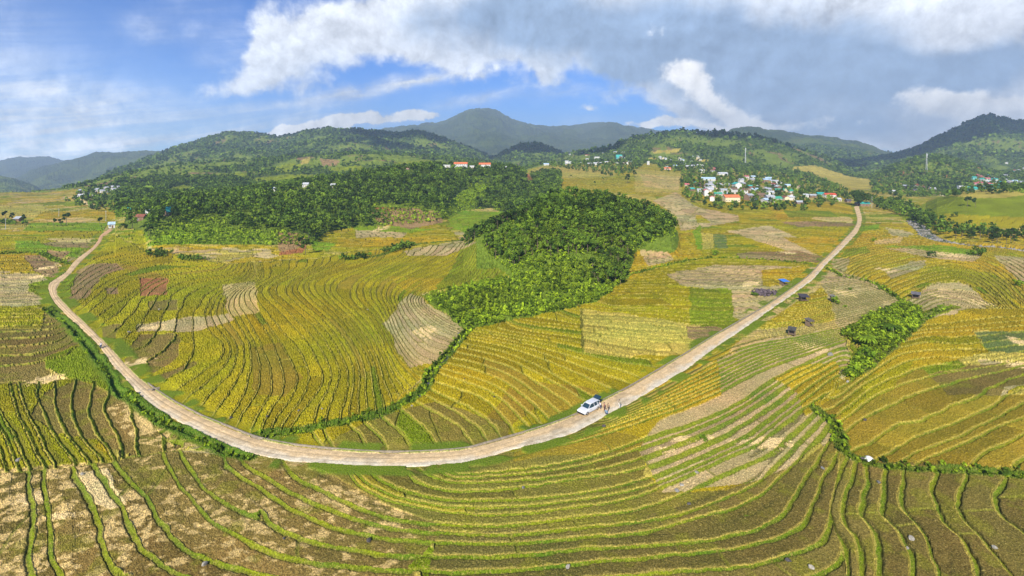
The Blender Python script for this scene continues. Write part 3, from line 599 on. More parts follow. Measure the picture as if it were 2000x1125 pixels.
    Sm = (kind == kid('S'))*sstep(.44, .56, st+.3*(fbm(XX/9, YY/9, 2, 64)-.5))*.95+(kind == kid('B'))*sstep(.56, .66, st+.3*(fbm(XX/14, YY/14, 2, 65)-.5))*.75
    Sm = np.clip(Sm, 0, 1)
    fcol = fcol*(1-Sm[..., None])+np.array([.66, .47, .18], np.float32)*Sm[..., None]
    for (u, v, ru, rv) in STRAW:
        yc = W(v); xc = (u-1000)/1000*yc
        rx = ru/1000*yc; ry = rv*yc*yc/(CAM_H*FPX)
        r = np.sqrt(((XX-xc)/rx)**2+((YY-yc)/ry)**2)
        m = sstep(1.25, .55, r+(fbm(XX/(rx*.3), YY/(ry*.3), 4, int(u))-.5)*2.2)[..., None]*(YY < 700)[..., None]
        fcol = fcol*(1-m)+np.array([.78, .57, .26], np.float32)*m
        kind[(m[..., 0] > .5) & fm] = kid('s')
    gw = (sstep(.55, .70, fbm(XX/3.2, YY/3.2, 4, 66))*np.isin(kind, [kid('B'), kid('S'), kid('k'), kid('b'), kid('q')])*.55)[..., None]
    fcol = fcol*(1-gw)+np.array([.20, .195, .018], np.float32)*gw
    # bunds
    wide = np.where(kind == kid('N'), 1.7, np.where((fid == FN('C')) | (fid == FN('D')), .85, 1.0))
    halfw = np.minimum(np.maximum(bw*wide*(.55+.9*fbm(XX/11, YY/11, 3, 54)), YY/FPX*np.where(np.isin(fid, [FN('B'), FN('mid'), FN('G'), FN('tanright')]), 1.7, 1.1)), .26/gr)
    pix = YY/FPX                                   # size of a photo pixel at that distance
    vis = sstep(6, 2.5, pix/np.maximum(spacing, .01)*14)
    nearw = np.isin(fid, [FN('C'), FN('D'), FN('leftlow')])*1.0
    rw = halfw*(1.0+.95*nearw)                       # the grassy riser on the downhill side
    up_ = (side < 0)
    bm = np.where(up_, (1-sstep(halfw*.2, halfw*.5+pix*.2, sd))*.6, 1-sstep(rw*.85, rw*1.2+pix*.3, sd))
    cm_ = (1-sstep(.16, .34+pix*.3, cd))*(cl < 90)
    gcol = np.stack([.150+.20*pn, .205+.12*pn, .008+0*pn], -1)
    ripe = np.isin(kind, [kid('k'), kid('o'), kid('y'), kid('l'), kid('r'), kid('q'), kid('t')])
    crestc = np.array([.47, .385, .075], np.float32)
    cwid = np.maximum(halfw*.8, .17)+pix*.35
    cr = (1-sstep(cwid*.6, cwid*1.25, sd))*up_*np.where(ripe, 1.0, .45)+(1-sstep(0, halfw*.25, sd))*(~up_)*.5*ripe
    bund = gcol*(1-cr[..., None])+crestc*cr[..., None]
    dull = np.isin(kind, [kid('n'), kid('t'), kid('l'), kid('v')]) & (YY > 120)
    bund = np.where(dull[..., None], np.array([.13, .14, .03], np.float32), bund)
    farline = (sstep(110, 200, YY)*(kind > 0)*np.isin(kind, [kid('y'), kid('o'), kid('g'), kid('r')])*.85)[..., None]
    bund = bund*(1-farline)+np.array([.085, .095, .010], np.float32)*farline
    bm3 = np.clip(bm, 0, 1)[..., None]*np.where(np.isin(fid, [FN('C'), FN('D'), FN('leftlow'), FN('leftup')]) | ~ripe, .95, .75)[..., None]
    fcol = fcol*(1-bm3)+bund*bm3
    cm3 = (cm_*.7)[..., None]
    fcol = fcol*(1-cm3)+np.array([.15, .16, .02], np.float32)*cm3
    crest_only = (cr*(1-bm)*.95*np.where(np.isin(fid, [FN('A')]), .8, 1))[..., None]
    fcol = fcol*(1-crest_only)+crestc*crest_only
    fmf = fm[..., None]
    col = np.where(fmf, fcol, col).astype(np.float32)
    # --- relief of the fields
    drop = np.clip(spacing*.055, .04, .40)*sstep(900, 350, YY)
    h = hgt[kind]
    crop = h*sstep(np.where(up_, halfw*.6, rw), np.where(up_, halfw*.6, rw)+.16, sd)*sstep(.06, .22, cd)
    tilt = (0.5-f)*drop*-1.0                      # each terrace rises away from the riser below it
    bump = .20*(1-sstep(0.0, np.where(up_, halfw*.9, rw*1.0), sd))*np.where(up_, 1, 1)
    # the riser: the drop is spread over its width instead of one step
    bump = bump+np.where(up_, 0, drop*.9*(1-sstep(0, rw, sd)))
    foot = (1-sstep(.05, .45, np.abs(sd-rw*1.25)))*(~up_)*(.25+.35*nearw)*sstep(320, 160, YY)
    fcol = fcol*(1-foot[..., None])+np.array([.06, .06, .015], np.float32)*foot[..., None]  # dark soil and shade along the riser foot, put into the colour
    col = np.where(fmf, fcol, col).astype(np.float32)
    groove = -.16*(1-sstep(0, halfw*.8, np.abs(sd-rw*1.15)))*(~up_)
    micro = (RNG.random((NR, NC)).astype(np.float32)-.5)
    mic = micro*np.where(h > .3, .15, .08)*np.clip(pix/.07, .7, 2.0)
    stub = (vnoise(XX/.35, YY/.35, 71)-.5)*.12
    rel = tilt+bump+crop+groove+(mic+stub)*sstep(450, 150, YY)
    amp = sstep(900, 500, YY)
    Z = Z+np.where(fm, rel*np.where(YY < 900, amp, 0), 0)
    col *= (1+micro[..., None]*.55*sstep(700, 200, YY)[..., None]*np.array([1, .9, 1.0], np.float32))
    # --- rough weeds and forest floor
    rough = (fbm(XX/3, YY/3, 3, 81)-.5)*2.2+micro*.5
    Z = Z+np.where((copse | lf), rough, 0)
    mtn = (YY > 900) & ~fm
    Z = Z+np.where(mtn, (ridged(XX/260, YY/260, 5, 84)-.6)*95*sstep(2600, 4500, YY), 0)
    Z = Z+np.where(mtn, (fbm(XX/22, YY/22, 3, 82)-.5)*9*sstep(900, 2500, YY)+(fbm(XX/7, YY/7, 2, 83)-.5)*5, 0)
    # --- bare earth and tracks on the hills, in the places the photo shows them
    for c, poly in HILLPATCH:
        m = inpoly(U+wob*6, V+(fbm(XX/20, YY/20, 3, 10)-.5)*3, poly[1:]) & (YY > poly[0][0]) & (YY < poly[0][1])
        b_ = KIND[c][0] if c in KIND else c
        col[m] = np.array(b_, np.float32)*(1+(n2[m][:, None]-.5)*.8)
        FOREST_OUT[m] = True
    # --- beds of the road and the streams
    roadm = np.zeros((NR, NC), bool)
    ctr = [((a_[0]+b_[0])/2, (a_[1]+b_[1])/2) for a_, b_ in zip(ROAD_L, ROAD_R)]
    cw = [((u-1000)/1000*W(v), W(v)) for u, v in ctr]
    band = (YY < 620) & (YY > 80)
    def wdist(line):
        out = np.full((NR, NC), 1e3, np.float32)
        L = np.array(line)
        rows = np.nonzero((Ys > L[:, 1].min()-12) & (Ys < L[:, 1].max()+12))[0]
        if len(rows): out[rows[0]:rows[-1]+1] = dseg(XX[rows[0]:rows[-1]+1], YY[rows[0]:rows[-1]+1], line)
        return out
    hw = []
    for a_, b_ in zip(ROAD_L, ROAD_R):
        pa = np.array([(a_[0]-1000)/1000*W(a_[1]), W(a_[1])]); pb = np.array([(b_[0]-1000)/1000*W(b_[1]), W(b_[1])])
        hw.append(np.hypot(*(pa-pb))/2)
    rd = wdist(cw)
    inside = inpoly(U, Vflat, ROAD_L+ROAD_R[::-1]) & (YY < 640)
    near = np.maximum(rd, 0)
    nearroad = sstep(6.0, 3.6, rd)*(YY < 640)
    verge = (nearroad > 0.02) & ~inside
    weedy = sstep(.42, .55, fbm(XX/5, YY/5, 3, 95))
    vc = np.stack([.09+.08*n2, .15+.09*n2, .014+0*n2], -1)
    vm = (verge*sstep(5.2, 4.2, rd)*weedy)[..., None]
    col = col*(1-vm)+vc*vm
    Z = np.where(inside, Z0-.06, Z*(1-nearroad)+(Z0-.02+.25*weedy)*nearroad)
    col[inside] = np.array([.64, .48, .27], np.float32)
    def carve(line, w, depth, weed, cc):
        weed = weed*.72
        nonlocal col, Z
        wl = [((u-1000)/1000*W(v), W(v)) for u, v in spline(line, 4)]
        d = wdist(wl)+(fbm(XX/3, YY/3, 2, 96)-.5)*1.2
        wm = (1-sstep(weed*.6, weed, d))[..., None]*(~inside)[..., None]
        col = col*(1-wm)+(np.array(cc, np.float32)*(1+(n2[..., None]-.5)))*wm
        Z = Z-depth*(1-sstep(w*.4, w, d))*(~inside)+.25*(micro+.4)*wm[..., 0]
    carve(STREAM, 1.3, 1.0, 2.6, (.07, .13, .012))
    carve(DITCH_R, .9, .7, 2.0, (.09, .14, .015))
    carve(DITCH_L, .9, .7, 2.4, (.07, .14, .012))
    carve(BIGLINE_B, .7, .5, 1.6, (.08, .13, .015))
    carve(GULLY_R, .8, .8, 2.2, (.13, .16, .03))
    carve([(-400,498),(0,497),(40,495),(75,495),(110,510),(140,515)], .8, .5, 2.4, (.07, .13, .012))
    carve([(1128,596),(1135,606),(1136,640),(1139,690)], .3, .3, .6, (.12, .12, .02))
    carve([(680,508),(740,500),(800,480),(900,470),(935,462)], .5, .3, 3.5, (.10, .15, .015))
    # river bed
    wl = [((u-1000)/1000*W(v), W(v)) for u, v in spline(RIVER, 4)]
    d = wdist(wl)+(fbm(XX/8, YY/8, 3, 97)-.5)*5
    rm = (d < 4.5)
    stones = fbm(XX/2.2, YY/2.2, 3, 98)
    rc = np.where(stones[..., None] > .5, np.array([.34, .32, .28], np.float32), np.array([.15, .14, .10], np.float32))
    col = np.where(rm[..., None], rc, col)
    Z = Z-1.2*(1-sstep(5, 9, d))+np.where(rm & (stones > .5), (stones-.5)*3, 0)
    ZF = Z.astype(np.float32); COLR = np.clip(col, 0.004, .9).astype(np.float32)
    REG = dict(copse=copse, lf=lf, field=fm, kind=kind, road=inside, rd=rd, n1=n1, n2=n2, gm=gm)
def FN(n): return [f['n'] for f in FAM].index(n)
FOREST_OUT = np.zeros((NR, NC), bool)
HILLPATCH = [
 ('s',[(500,1300),(143,388),(151,385),(176,396),(193,402),(191,406),(170,400),(150,392)]),('s',[(400,1100),(226,405),(234,404),(246,413),(280,420),(301,419),(301,424),(268,424),(240,418)]),('s',[(420,1200),(1403,345),(1410,345),(1416,362),(1418,380),(1413,380),(1409,362)]),('x',[(420,1100),(1448,372),(1480,368),(1485,380),(1450,384)]),('g',[(600,1900),(470,352),(560,340),(640,342),(600,356),(520,362)]),('g',[(600,1900),(300,372),(360,362),(400,372),(350,384)]),('e',[(380,900),(520,385),(590,372),(600,380),(540,394)]),('g',[(900,2600),(760,318),(840,312),(850,322),(780,328)]),
 ('g',[(380,900),(1790,432),(1800,400),(1850,378),(1900,366),(2300,360),(2300,452),(2000,446),(1850,442)]),('l',[(380,900),(1850,382),(1890,372),(1960,370),(2010,380),(1960,386),(1900,388)]),('y',[(380,900),(1795,440),(1850,418),(2000,425),(2300,420),(2300,455),(2000,446),(1870,446)]),
 ('v',[(300,500),(725,408),(800,405),(862,415),(865,435),(800,448),(770,442),(735,430)]),('x',[(300,500),(715,404),(770,405),(765,411),(720,412)]),
 ('v',[(250,420),(540,455),(585,455),(600,470),(575,490),(545,492)]),('x',[(250,420),(545,493),(580,488),(600,478),(590,495),(545,500)]),('e',[(300,520),(285,480),(330,448),(410,430),(440,440),(430,470),(380,500),(330,500)]),
 ('l',[(1000,2600),(590,312),(606,306),(604,318),(588,322)]),('v',[(1000,2600),(625,310),(665,312),(660,322),(630,325)]),('g',[(1000,2600),(355,345),(480,338),(490,352),(430,365),(360,360)]),('l',[(900,2600),(425,362),(470,362),(440,372),(420,370)]),
 ('x',[(400,1200),(1026,342),(1034,340),(1045,360),(1042,365),(1030,355)]),('l',[(900,3000),(1270,296),(1330,290),(1325,297),(1285,300)]),('l',[(900,3000),(1265,309),(1305,309),(1300,316),(1275,316)]),('l',[(900,3000),(1360,310),(1385,312),(1380,316),(1362,315)]),
 ('x',[(700,3000),(1754,335),(1768,335),(1763,345),(1753,344)]),('x',[(700,3000),(1786,358),(1808,358),(1806,366),(1788,365)]),('x',[(700,3000),(1908,325),(1914,324),(1916,338),(1908,335)]),('x',[(700,3000),(1842,340),(1852,342),(1858,348),(1848,346)]),
 ('e',[(300,700),(870,405),(900,375),(930,360),(960,362),(925,400)]),('l',[(900,3000),(1540,328),(1590,322),(1660,345),(1710,352),(1700,368),(1640,372),(1620,350),(1560,338)]),
 ('g',[(900,2600),(640,330),(700,322),(720,335),(660,342)]),('g',[(900,2600),(520,330),(570,318),(600,325),(560,338)]),('g',[(600,1200),(120,400),(165,392),(160,402),(130,405)]),
]
paint_and_shape()

def attr_material(name, rough=.95, scale=2.2, amt=.55, bump=.6, bscale=3.0, flecks=0.0):
    m = bpy.data.materials.new(name); m.use_nodes = True
    g = NT(m.node_tree); b = g.N['Principled BSDF']
    at = g.new('ShaderNodeAttribute'); at.attribute_name = 'col'
    pos = g.new('ShaderNodeNewGeometry').outputs['Position']
    n = g.noise(pos, scale, 5, .7)
    f = g.smooth(n, .3, .7, 1-amt, 1+amt)
    mul = g.new('ShaderNodeVectorMath', operation='SCALE')
    g.put(mul.inputs[0], at.outputs['Color']); g.put(mul.inputs['Scale'], f)
    c = mul.outputs[0]
    if flecks:
        k = g.noise(g.vmath('MULTIPLY', pos, (1.0, 1.0, 1.0)), 4.2, 4, .75)
        c = g.mix(g.math('MULTIPLY', g.smooth(k, .54, .64), flecks), c, (.52, .40, .12, 1))
        k2 = g.noise(g.vmath('ADD', pos, (31.0, 17.0, 5.0)), 3.1, 4, .75)
        c = g.mix(g.math('MULTIPLY', g.smooth(k2, .56, .68), flecks), c, (.05, .07, .008, 1))
    g.L.new(c, b.inputs['Base Color'])
    b.inputs['Roughness'].default_value = rough
    b.inputs['Specular IOR Level'].default_value = .02
    bp = g.new('ShaderNodeBump'); bp.inputs['Strength'].default_value = bump; bp.inputs['Distance'].default_value = .12
    g.L.new(g.noise(pos, bscale, 3, .6), bp.inputs['Height']); g.L.new(bp.outputs[0], b.inputs['Normal'])
    return m

def grid_mesh(name, X, Y, Z, col, mat, smooth=False):
    nr, nc = X.shape
    me = bpy.data.meshes.new(name)
    co = np.empty((nr*nc, 3), np.float32); co[:, 0] = X.ravel(); co[:, 1] = Y.ravel(); co[:, 2] = Z.ravel()
    idx = np.arange(nr*nc, dtype=np.int32).reshape(nr, nc)
    q = np.stack([idx[:-1, :-1], idx[:-1, 1:], idx[1:, 1:], idx[1:, :-1]], -1).reshape(-1, 4)
    me.vertices.add(nr*nc); me.vertices.foreach_set('co', co.ravel())
    me.loops.add(q.size); me.loops.foreach_set('vertex_index', q.ravel())
    me.polygons.add(len(q)); me.polygons.foreach_set('loop_start', np.arange(0, q.size, 4, dtype=np.int32))
    me.polygons.foreach_set('use_smooth', np.full(len(q), smooth, bool))
    if col is not None:
        a = me.attributes.new('col', 'FLOAT_COLOR', 'POINT')
        c4 = np.ones((nr*nc, 4), np.float32); c4[:, :3] = col.reshape(-1, 3)
        a.data.foreach_set('color', c4.ravel())
    me.update(calc_edges=True)
    me.materials.append(mat)
    o = bpy.data.objects.new(name, me); COL.objects.link(o)
    return o
ground = grid_mesh('ground', XX, YY, ZF, COLR, attr_material('land', .95, 4.5, .5, .9, 5.0, .5))
ground['kind'] = 'structure'
# u, v of the foot, apparent width, roof, wall, style, turn (degrees), height, distance range, label
BIG = [
 (1067,322,11,'paleblue','white','gable',0,4,(900,1240),'lone white shed with pale blue roof at the left end of the hilltop village'),
 (1168,309,16,'white','white','flat',0,7,(1150,1900),'large white two storey villa in the middle of the hilltop village'),
 (1209,309,12,'teal','teal','steep',0,6,(1150,1900),'teal house with steep roof among the trees of the hilltop village'),
 (1147,304,9,'rust','cream','gable',0,3,(1150,1900),'rust roofed house above the white row of the hilltop village'),
 (1232,316,17,'white','cream','gable',-8,3,(1150,1900),'long low white shed on the bare slope right of the teal steep house'),
 (1266,322,5,'white','white','flat',0,9,(900,1300),'narrow white tower house between the two hill villages'),
 (1303,331,15,'orange','pink','gable',0,3,(900,1300),'long orange roofed shed at the foot of the speckled white hillside village'),
 (1439,370,14,'teal','white','gable',90,9,(500,1200),'tall teal gabled hall in the middle of the large village'),
 (1447,362,9,'white','white','flat',10,8,(500,1200),'white block house just behind the tall teal hall'),
 (1428,394,31,'orange','cream','gable',0,6,(400,1200),'long school building with orange red roof and cream arcade at the village edge'),
 (1379,383,9,'pink','white','gable',80,8,(400,1200),'white house with pink red gable roof left of the long school building'),
 (1391,393,10,'pink','white','gable',70,5,(400,1200),'small white house with pink roof in front of the taller pink roofed house'),
 (1402,384,15,'green','grey','gable',0,4,(400,1200),'green roofed building between the pink roofed house and the school'),
 (1388,374,12,'white','white','gable',0,3.4,(400,1200),'long white roofed hall behind the pink roofed house'),
 (1414,375,16,'grey','white','gable',0,3.4,(400,1200),'long grey roofed hall behind the school building'),
 (1411,342,20,'white','white','gable',4,4,(500,1240),'very long white building on the upper edge of the large village'),
 (1383,352,28,'paleblue','white','gable',-10,3.4,(500,1240),'long curved row building with pale blue roof left of the village lane'),
 (1351,373,9,'teal','wood','gable',20,3.2,(400,1200),'teal roofed house hidden in the trees at the left end of the large village'),
 (1341,364,7,'pink','cream','gable',0,3.2,(400,1200),'pink roofed house at the left tip of the large village'),
 (1464,367,10,'teal','wood','gable',-20,3.2,(500,1200),'teal roofed house beside the bare orange yard'),
 (1458,348,8,'pink','white','gable',0,4,(500,1200),'pink roofed white house above the teal hall'),
 (1470,348,10,'paleblue','white','gable',10,4,(500,1200),'pale blue roofed house right of the upper pink roofed house'),
 (1501,352,12,'paleblue','blue','gable',-30,5,(500,1200),'blue walled house beside the bare lane on the upper right of the large village'),
 (1513,357,14,'grey','white','gable',-25,4,(500,1200),'long grey house right of the blue walled house'),
 (1515,393,22,'green','grey','gable',3,4,(400,1000),'long green roofed shed low on the right of the large village'),
 (1505,380,15,'white','white','gable',-5,4,(400,1000),'white house with pale roof above the long green roofed shed'),
 (1545,377,8,'green','white','gable',0,3.4,(400,1000),'small green roofed house by the wood at the right end of the village'),
 (1547,386,9,'rust','white','gable',60,4,(400,1000),'rust roofed white house below the small green roofed house'),
 (1561,399,13,'grey','wood','gable',-5,3,(400,1000),'low grey blue roofed shed standing alone at the edge of the rice field'),
 (1573,386,10,'white','white','gable',0,3.6,(500,1000),'white roofed house at the left end of the roadside row'),
 (1587,386,13,'grey','wood','gable',0,3.4,(500,1000),'dark grey roofed timber house second in the roadside row'),
 (1602,383,14,'teal','teal','gable',0,4,(500,1000),'teal roofed house in the middle of the roadside row'),
 (1620,386,22,'red','white','gable',0,4.4,(500,1000),'long white house with bright red roof at the right end of the roadside row'),
 (1638,393,6,'white','white','gable',0,3,(500,1000),'small white hut on the bend of the pale lane'),
 (1656,396,9,'dark','wood','gable',0,3,(400,1000),'dark roofed house in front of the great round tree'),
 (1675,402,8,'grey','wood','gable',0,3,(400,1000),'grey roofed stall left of the road end under the great round tree'),
 (1687,403,20,'teal','wood','gable',-6,3.4,(400,1000),'long teal roofed house at the top end of the dirt road'),
 (1902,352,9,'teal','teal','gable',0,8,(700,1450),'tall teal house above the roofs of the right hand town'),
 (1925,356,17,'white','white','flat',0,6,(700,1300),'wide white two storey building in the right hand town'),
 (1875,371,8,'white','white','flat',0,8,(700,1300),'white tower like block at the left front of the right hand town'),
 (1884,372,8,'white','white','flat',0,8,(700,1300),'white block with dark windows right of the tower like block'),
 (1897,373,18,'teal','teal','gable',0,4,(600,1300),'long teal shed on the left front edge of the right hand town'),
 (1938,373,24,'teal','teal','gable',0,4,(600,1300),'long teal shed on the right front edge of the right hand town'),
 (1906,362,11,'pink','pink','gable',0,5,(700,1300),'pink red roofed building behind the teal sheds'),
 (1940,364,8,'orange','cream','gable',0,5,(700,1300),'orange house beside the white two storey building'),
 (1955,371,7,'white','white','flat',0,6,(700,1300),'white house at the right end of the teal sheds'),
 (1868,373,17,'dark','wood','gable',0,3,(600,1300),'long dark roofed shed left of the white blocks'),
 (1841,383,5,'cream' if False else 'brown','cream','flat',0,4,(500,1200),'left one of two small cream huts at the edge of the mound'),
 (1847,383,5,'brown','cream','flat',0,4,(500,1200),'right one of two small cream huts at the edge of the mound'),
 (1786,374,9,'dark','wood','gable',0,3,(600,1300),'small dark roofed house beneath the orange earth cut'),
 (1820,371,7,'white','white','gable',0,3,(600,1300),'small white house by the lane below the mast'),
 (1743,376,12,'white','grey','gable',0,3,(600,1300),'white roofed shed at the edge of the wood right of the great round tree'),
 (1725,324,10,'white','white','gable',0,4,(1400,2800),'long white building alone on the shaded slope behind the mast hill'),
 (1966,319,8,'white','white','gable',40,4,(1400,2900),'white roofed house alone on the forested slope of the right hand mountain'),
 (900,317,28,'orange','white','gable',0,7,(500,1000),'long white school with orange roof on top of the wooded hill, left of the pair'),
 (947,317,24,'orange','white','gable',0,7,(500,1000),'white school with orange roof on top of the wooded hill, right of the pair'),
 (873,317,14,'white','white','flat',0,4,(500,1000),'low white building left of the hilltop schools'),
 (922,320,10,'white','white','flat',0,4,(500,1000),'low white building between the two hilltop schools'),
 (985,321,10,'white','white','gable',0,4.5,(500,1100),'white house right of the hilltop schools'),
 (797,326,7,'rust','pink','gable',0,4,(450,1000),'maroon roofed house in the trees left of the hilltop schools'),
 (534,374,12,'white','white','gable',0,4,(400,800),'white roofed house poking out of the forest, leftmost on the wooded hill'),
 (597,365,13,'white','white','gable',10,4,(400,800),'white roofed house in the forest, second from the left on the wooded hill'),
 (651,367,8,'white','white','gable',0,4,(400,800),'small white roofed house in the forest below the pale tan one'),
 (691,343,9,'white','cream','gable',0,4,(450,900),'pale tan walled house high on the wooded hill'),
 (158,385,10,'white','white','gable',0,3.4,(560,1200),'white house at the left end of the valley village, beside the dirt track'),
 (180,382,8,'white','white','gable',0,3.4,(560,1200),'white house between the trees, second from the left in the valley village'),
 (200,376,7,'grey','white','gable',10,3.4,(560,1300),'grey roofed white house in the middle of the valley village'),
 (222,373,7,'white','white','gable',80,4,(560,1300),'white gabled house near the right end of the valley village'),
 (231,369,5,'white','white','gable',80,5,(560,1300),'tall narrow white house at the right end of the valley village'),
 (254,414,8,'teal','wood','gable',0,3,(400,700),'small teal roofed house beside the dirt track at the foot of the slope'),
 (293,419,4,'white','white','flat',0,4,(400,700),'small white tower beside the stacked bricks at the foot of the slope'),
 (327,421,8,'teal','wood','steep',70,4,(350,560),'steep teal roofed house on the edge of the wooded hill'),
 (276,430,15,'rust','wood','gable',10,4,(350,560),'rust roofed timber house among trees near the dirt track'),
 (219,445,12,'paleblue','white','gable',30,3.4,(330,500),'white and pale blue roofed house where the left road meets the trees'),
 (37,433,7,'grey','wood','gable',0,3,(350,560),'small grey roofed hut by the tree line at the left edge'),
]

# ground kept free of trees round the larger houses and for a few metres on their open side
NOTREE = np.zeros((NR, NC), bool)
for (u, v, w, roof, wall, style, turn, h, Yr, lab) in BIG:
    x, y = spot(u, v, *Yr)
    hw_ = w/2000*y
    rows = np.nonzero((Ys > y-34) & (Ys < y+10))[0]
    if len(rows):
        sl = slice(rows[0], rows[-1]+1)
        NOTREE[sl] |= (np.abs(XX[sl]-x-(YY[sl]-y)*x/y) < hw_+1.5) & (YY[sl]-y > -34) & (YY[sl]-y < hw_+5)
# ------------------------------------------------------------------ object helpers
def tag(o, label=None, cat=None, group=None, kind=None):
    if label: o['label'] = label
    if cat: o['category'] = cat
    if group: o['group'] = group
    if kind: o['kind'] = kind
    return o
def thing(name, loc, rz=0, label=None, cat=None, group=None):
    o = bpy.data.objects.new(name, None); COL.objects.link(o)
    o.location = loc; o.rotation_euler = (0, 0, rz); o.empty_display_size = .3
    return tag(o, label, cat, group)
def put(name, me, parent=None, loc=None):
    o = bpy.data.objects.new(name, me); COL.objects.link(o)
    if parent: o.parent = parent
    if loc: o.location = loc
    return o
class MB:
    """collects quads and tris for one mesh"""
    def __init__(s): s.v = []; s.f = []
    def add(s, vs, fs):
        n = len(s.v); s.v += [tuple(p) for p in vs]; s.f += [tuple(i+n for i in f) for f in fs]; return s
    def box(s, x0, x1, y0, y1, z0, z1):
        return s.add([(x0,y0,z0),(x1,y0,z0),(x1,y1,z0),(x0,y1,z0),(x0,y0,z1),(x1,y0,z1),(x1,y1,z1),(x0,y1,z1)],
                     [(0,3,2,1),(4,5,6,7),(0,1,5,4),(1,2,6,5),(2,3,7,6),(3,0,4,7)])
    def tube(s, path, rad, n=6, cap=True):
        rings = []
        P = [Vector(p) for p in path]
        for i, p in enumerate(P):
            d = (P[min(i+1, len(P)-1)]-P[max(i-1, 0)]).normalized()
            a = d.orthogonal().normalized() if i == 0 else (a-d*a.dot(d)).normalized()
            b = d.cross(a)
            r = rad[i] if hasattr(rad, '__len__') else rad
            rings.append([p+(a*math.cos(2*math.pi*k/n)+b*math.sin(2*math.pi*k/n))*r for k in range(n)])
        vs = [q for r in rings for q in r]; fs = []
        for i in range(len(P)-1):
            for k in range(n):
                fs.append((i*n+k, i*n+(k+1) % n, (i+1)*n+(k+1) % n, (i+1)*n+k))
        if cap: fs += [tuple(reversed(range(n))), tuple(range((len(P)-1)*n, len(P)*n))]
        return s.add(vs, fs)
    def mesh(s, name, mat, smooth=False):
        me = bpy.data.meshes.new(name); me.from_pydata(s.v, [], s.f); me.update()
        me.materials.append(mat)
        if smooth: me.polygons.foreach_set('use_smooth', [True]*len(me.polygons))
        return me
_mats = {}
def mat(name, rgb, rough=.8, metal=0.0, var=.25, scale=2.0, spec=.3, bump=0.0):
    if name in _mats: return _mats[name]
    m = bpy.data.materials.new(name); m.use_nodes = True
    g = NT(m.node_tree); b = g.N['Principled BSDF']
    tc = g.new('ShaderNodeTexCoord').outputs['Object']
    n = g.noise(tc, scale, 5, .65)
    lo = tuple(c*(1-var) for c in rgb)+(1,); hi = tuple(min(1, c*(1+var)) for c in rgb)+(1,)
    g.L.new(g.mix(g.smooth(n, .3, .7), lo, hi), b.inputs['Base Color'])
    b.inputs['Roughness'].default_value = rough; b.inputs['Metallic'].default_value = metal
    b.inputs['Specular IOR Level'].default_value = spec
    if bump:
        bp = g.new('ShaderNodeBump'); bp.inputs['Strength'].default_value = .6; bp.inputs['Distance'].default_value = bump
        g.L.new(n, bp.inputs['Height']); g.L.new(bp.outputs[0], b.inputs['Normal'])
    _mats[name] = m
    return m

# ------------------------------------------------------------------ foliage
def leaf_material(name, rgb, obj_random=True, spread=.45):
    m = bpy.data.materials.new(name); m.use_nodes = True
    g = NT(m.node_tree); b = g.N['Principled BSDF']
    pos = g.new('ShaderNodeNewGeometry').outputs['Position']
    n = g.noise(pos, .9, 3, .6)
    n2 = g.noise(pos, .045, 3, .6)
    f = g.math('ADD', g.smooth(n, .3, .7, 1-spread, 1+spread), g.smooth(n2, .35, .65, -.25, .25))
    if obj_random:
        r = g.new('ShaderNodeObjectInfo').outputs['Random']
        f = g.math('MULTIPLY', f, g.math('ADD', g.math('MULTIPLY', r, .9), .55))
        hue = r
    else:
        at = g.new('ShaderNodeAttribute'); at.attribute_name = 'tint'
        f = g.math('MULTIPLY', f, g.math('ADD', g.math('MULTIPLY', at.outputs['Fac'], 1.25), .38))
        hue = at.outputs['Fac']
    c = g.mix(hue, rgb+(1,), (rgb[0]*1.55, rgb[1]*1.15, rgb[2]*.8, 1))
    mul = g.new('ShaderNodeVectorMath', operation='SCALE')
    g.put(mul.inputs[0], c); g.put(mul.inputs['Scale'], f)
    g.L.new(mul.outputs[0], b.inputs['Base Color'])
    b.inputs['Roughness'].default_value = .75; b.inputs['Specular IOR Level'].default_value = .15
    tr = g.new('ShaderNodeBsdfTranslucent'); g.L.new(mul.outputs[0], tr.inputs['Color'])
    mx = g.new('ShaderNodeMixShader'); mx.inputs[0].default_value = .22
    g.L.new(b.outputs[0], mx.inputs[1]); g.L.new(tr.outputs[0], mx.inputs[2])
    g.L.new(mx.outputs[0], g.N['Material Output'].inputs['Surface'])
    return m
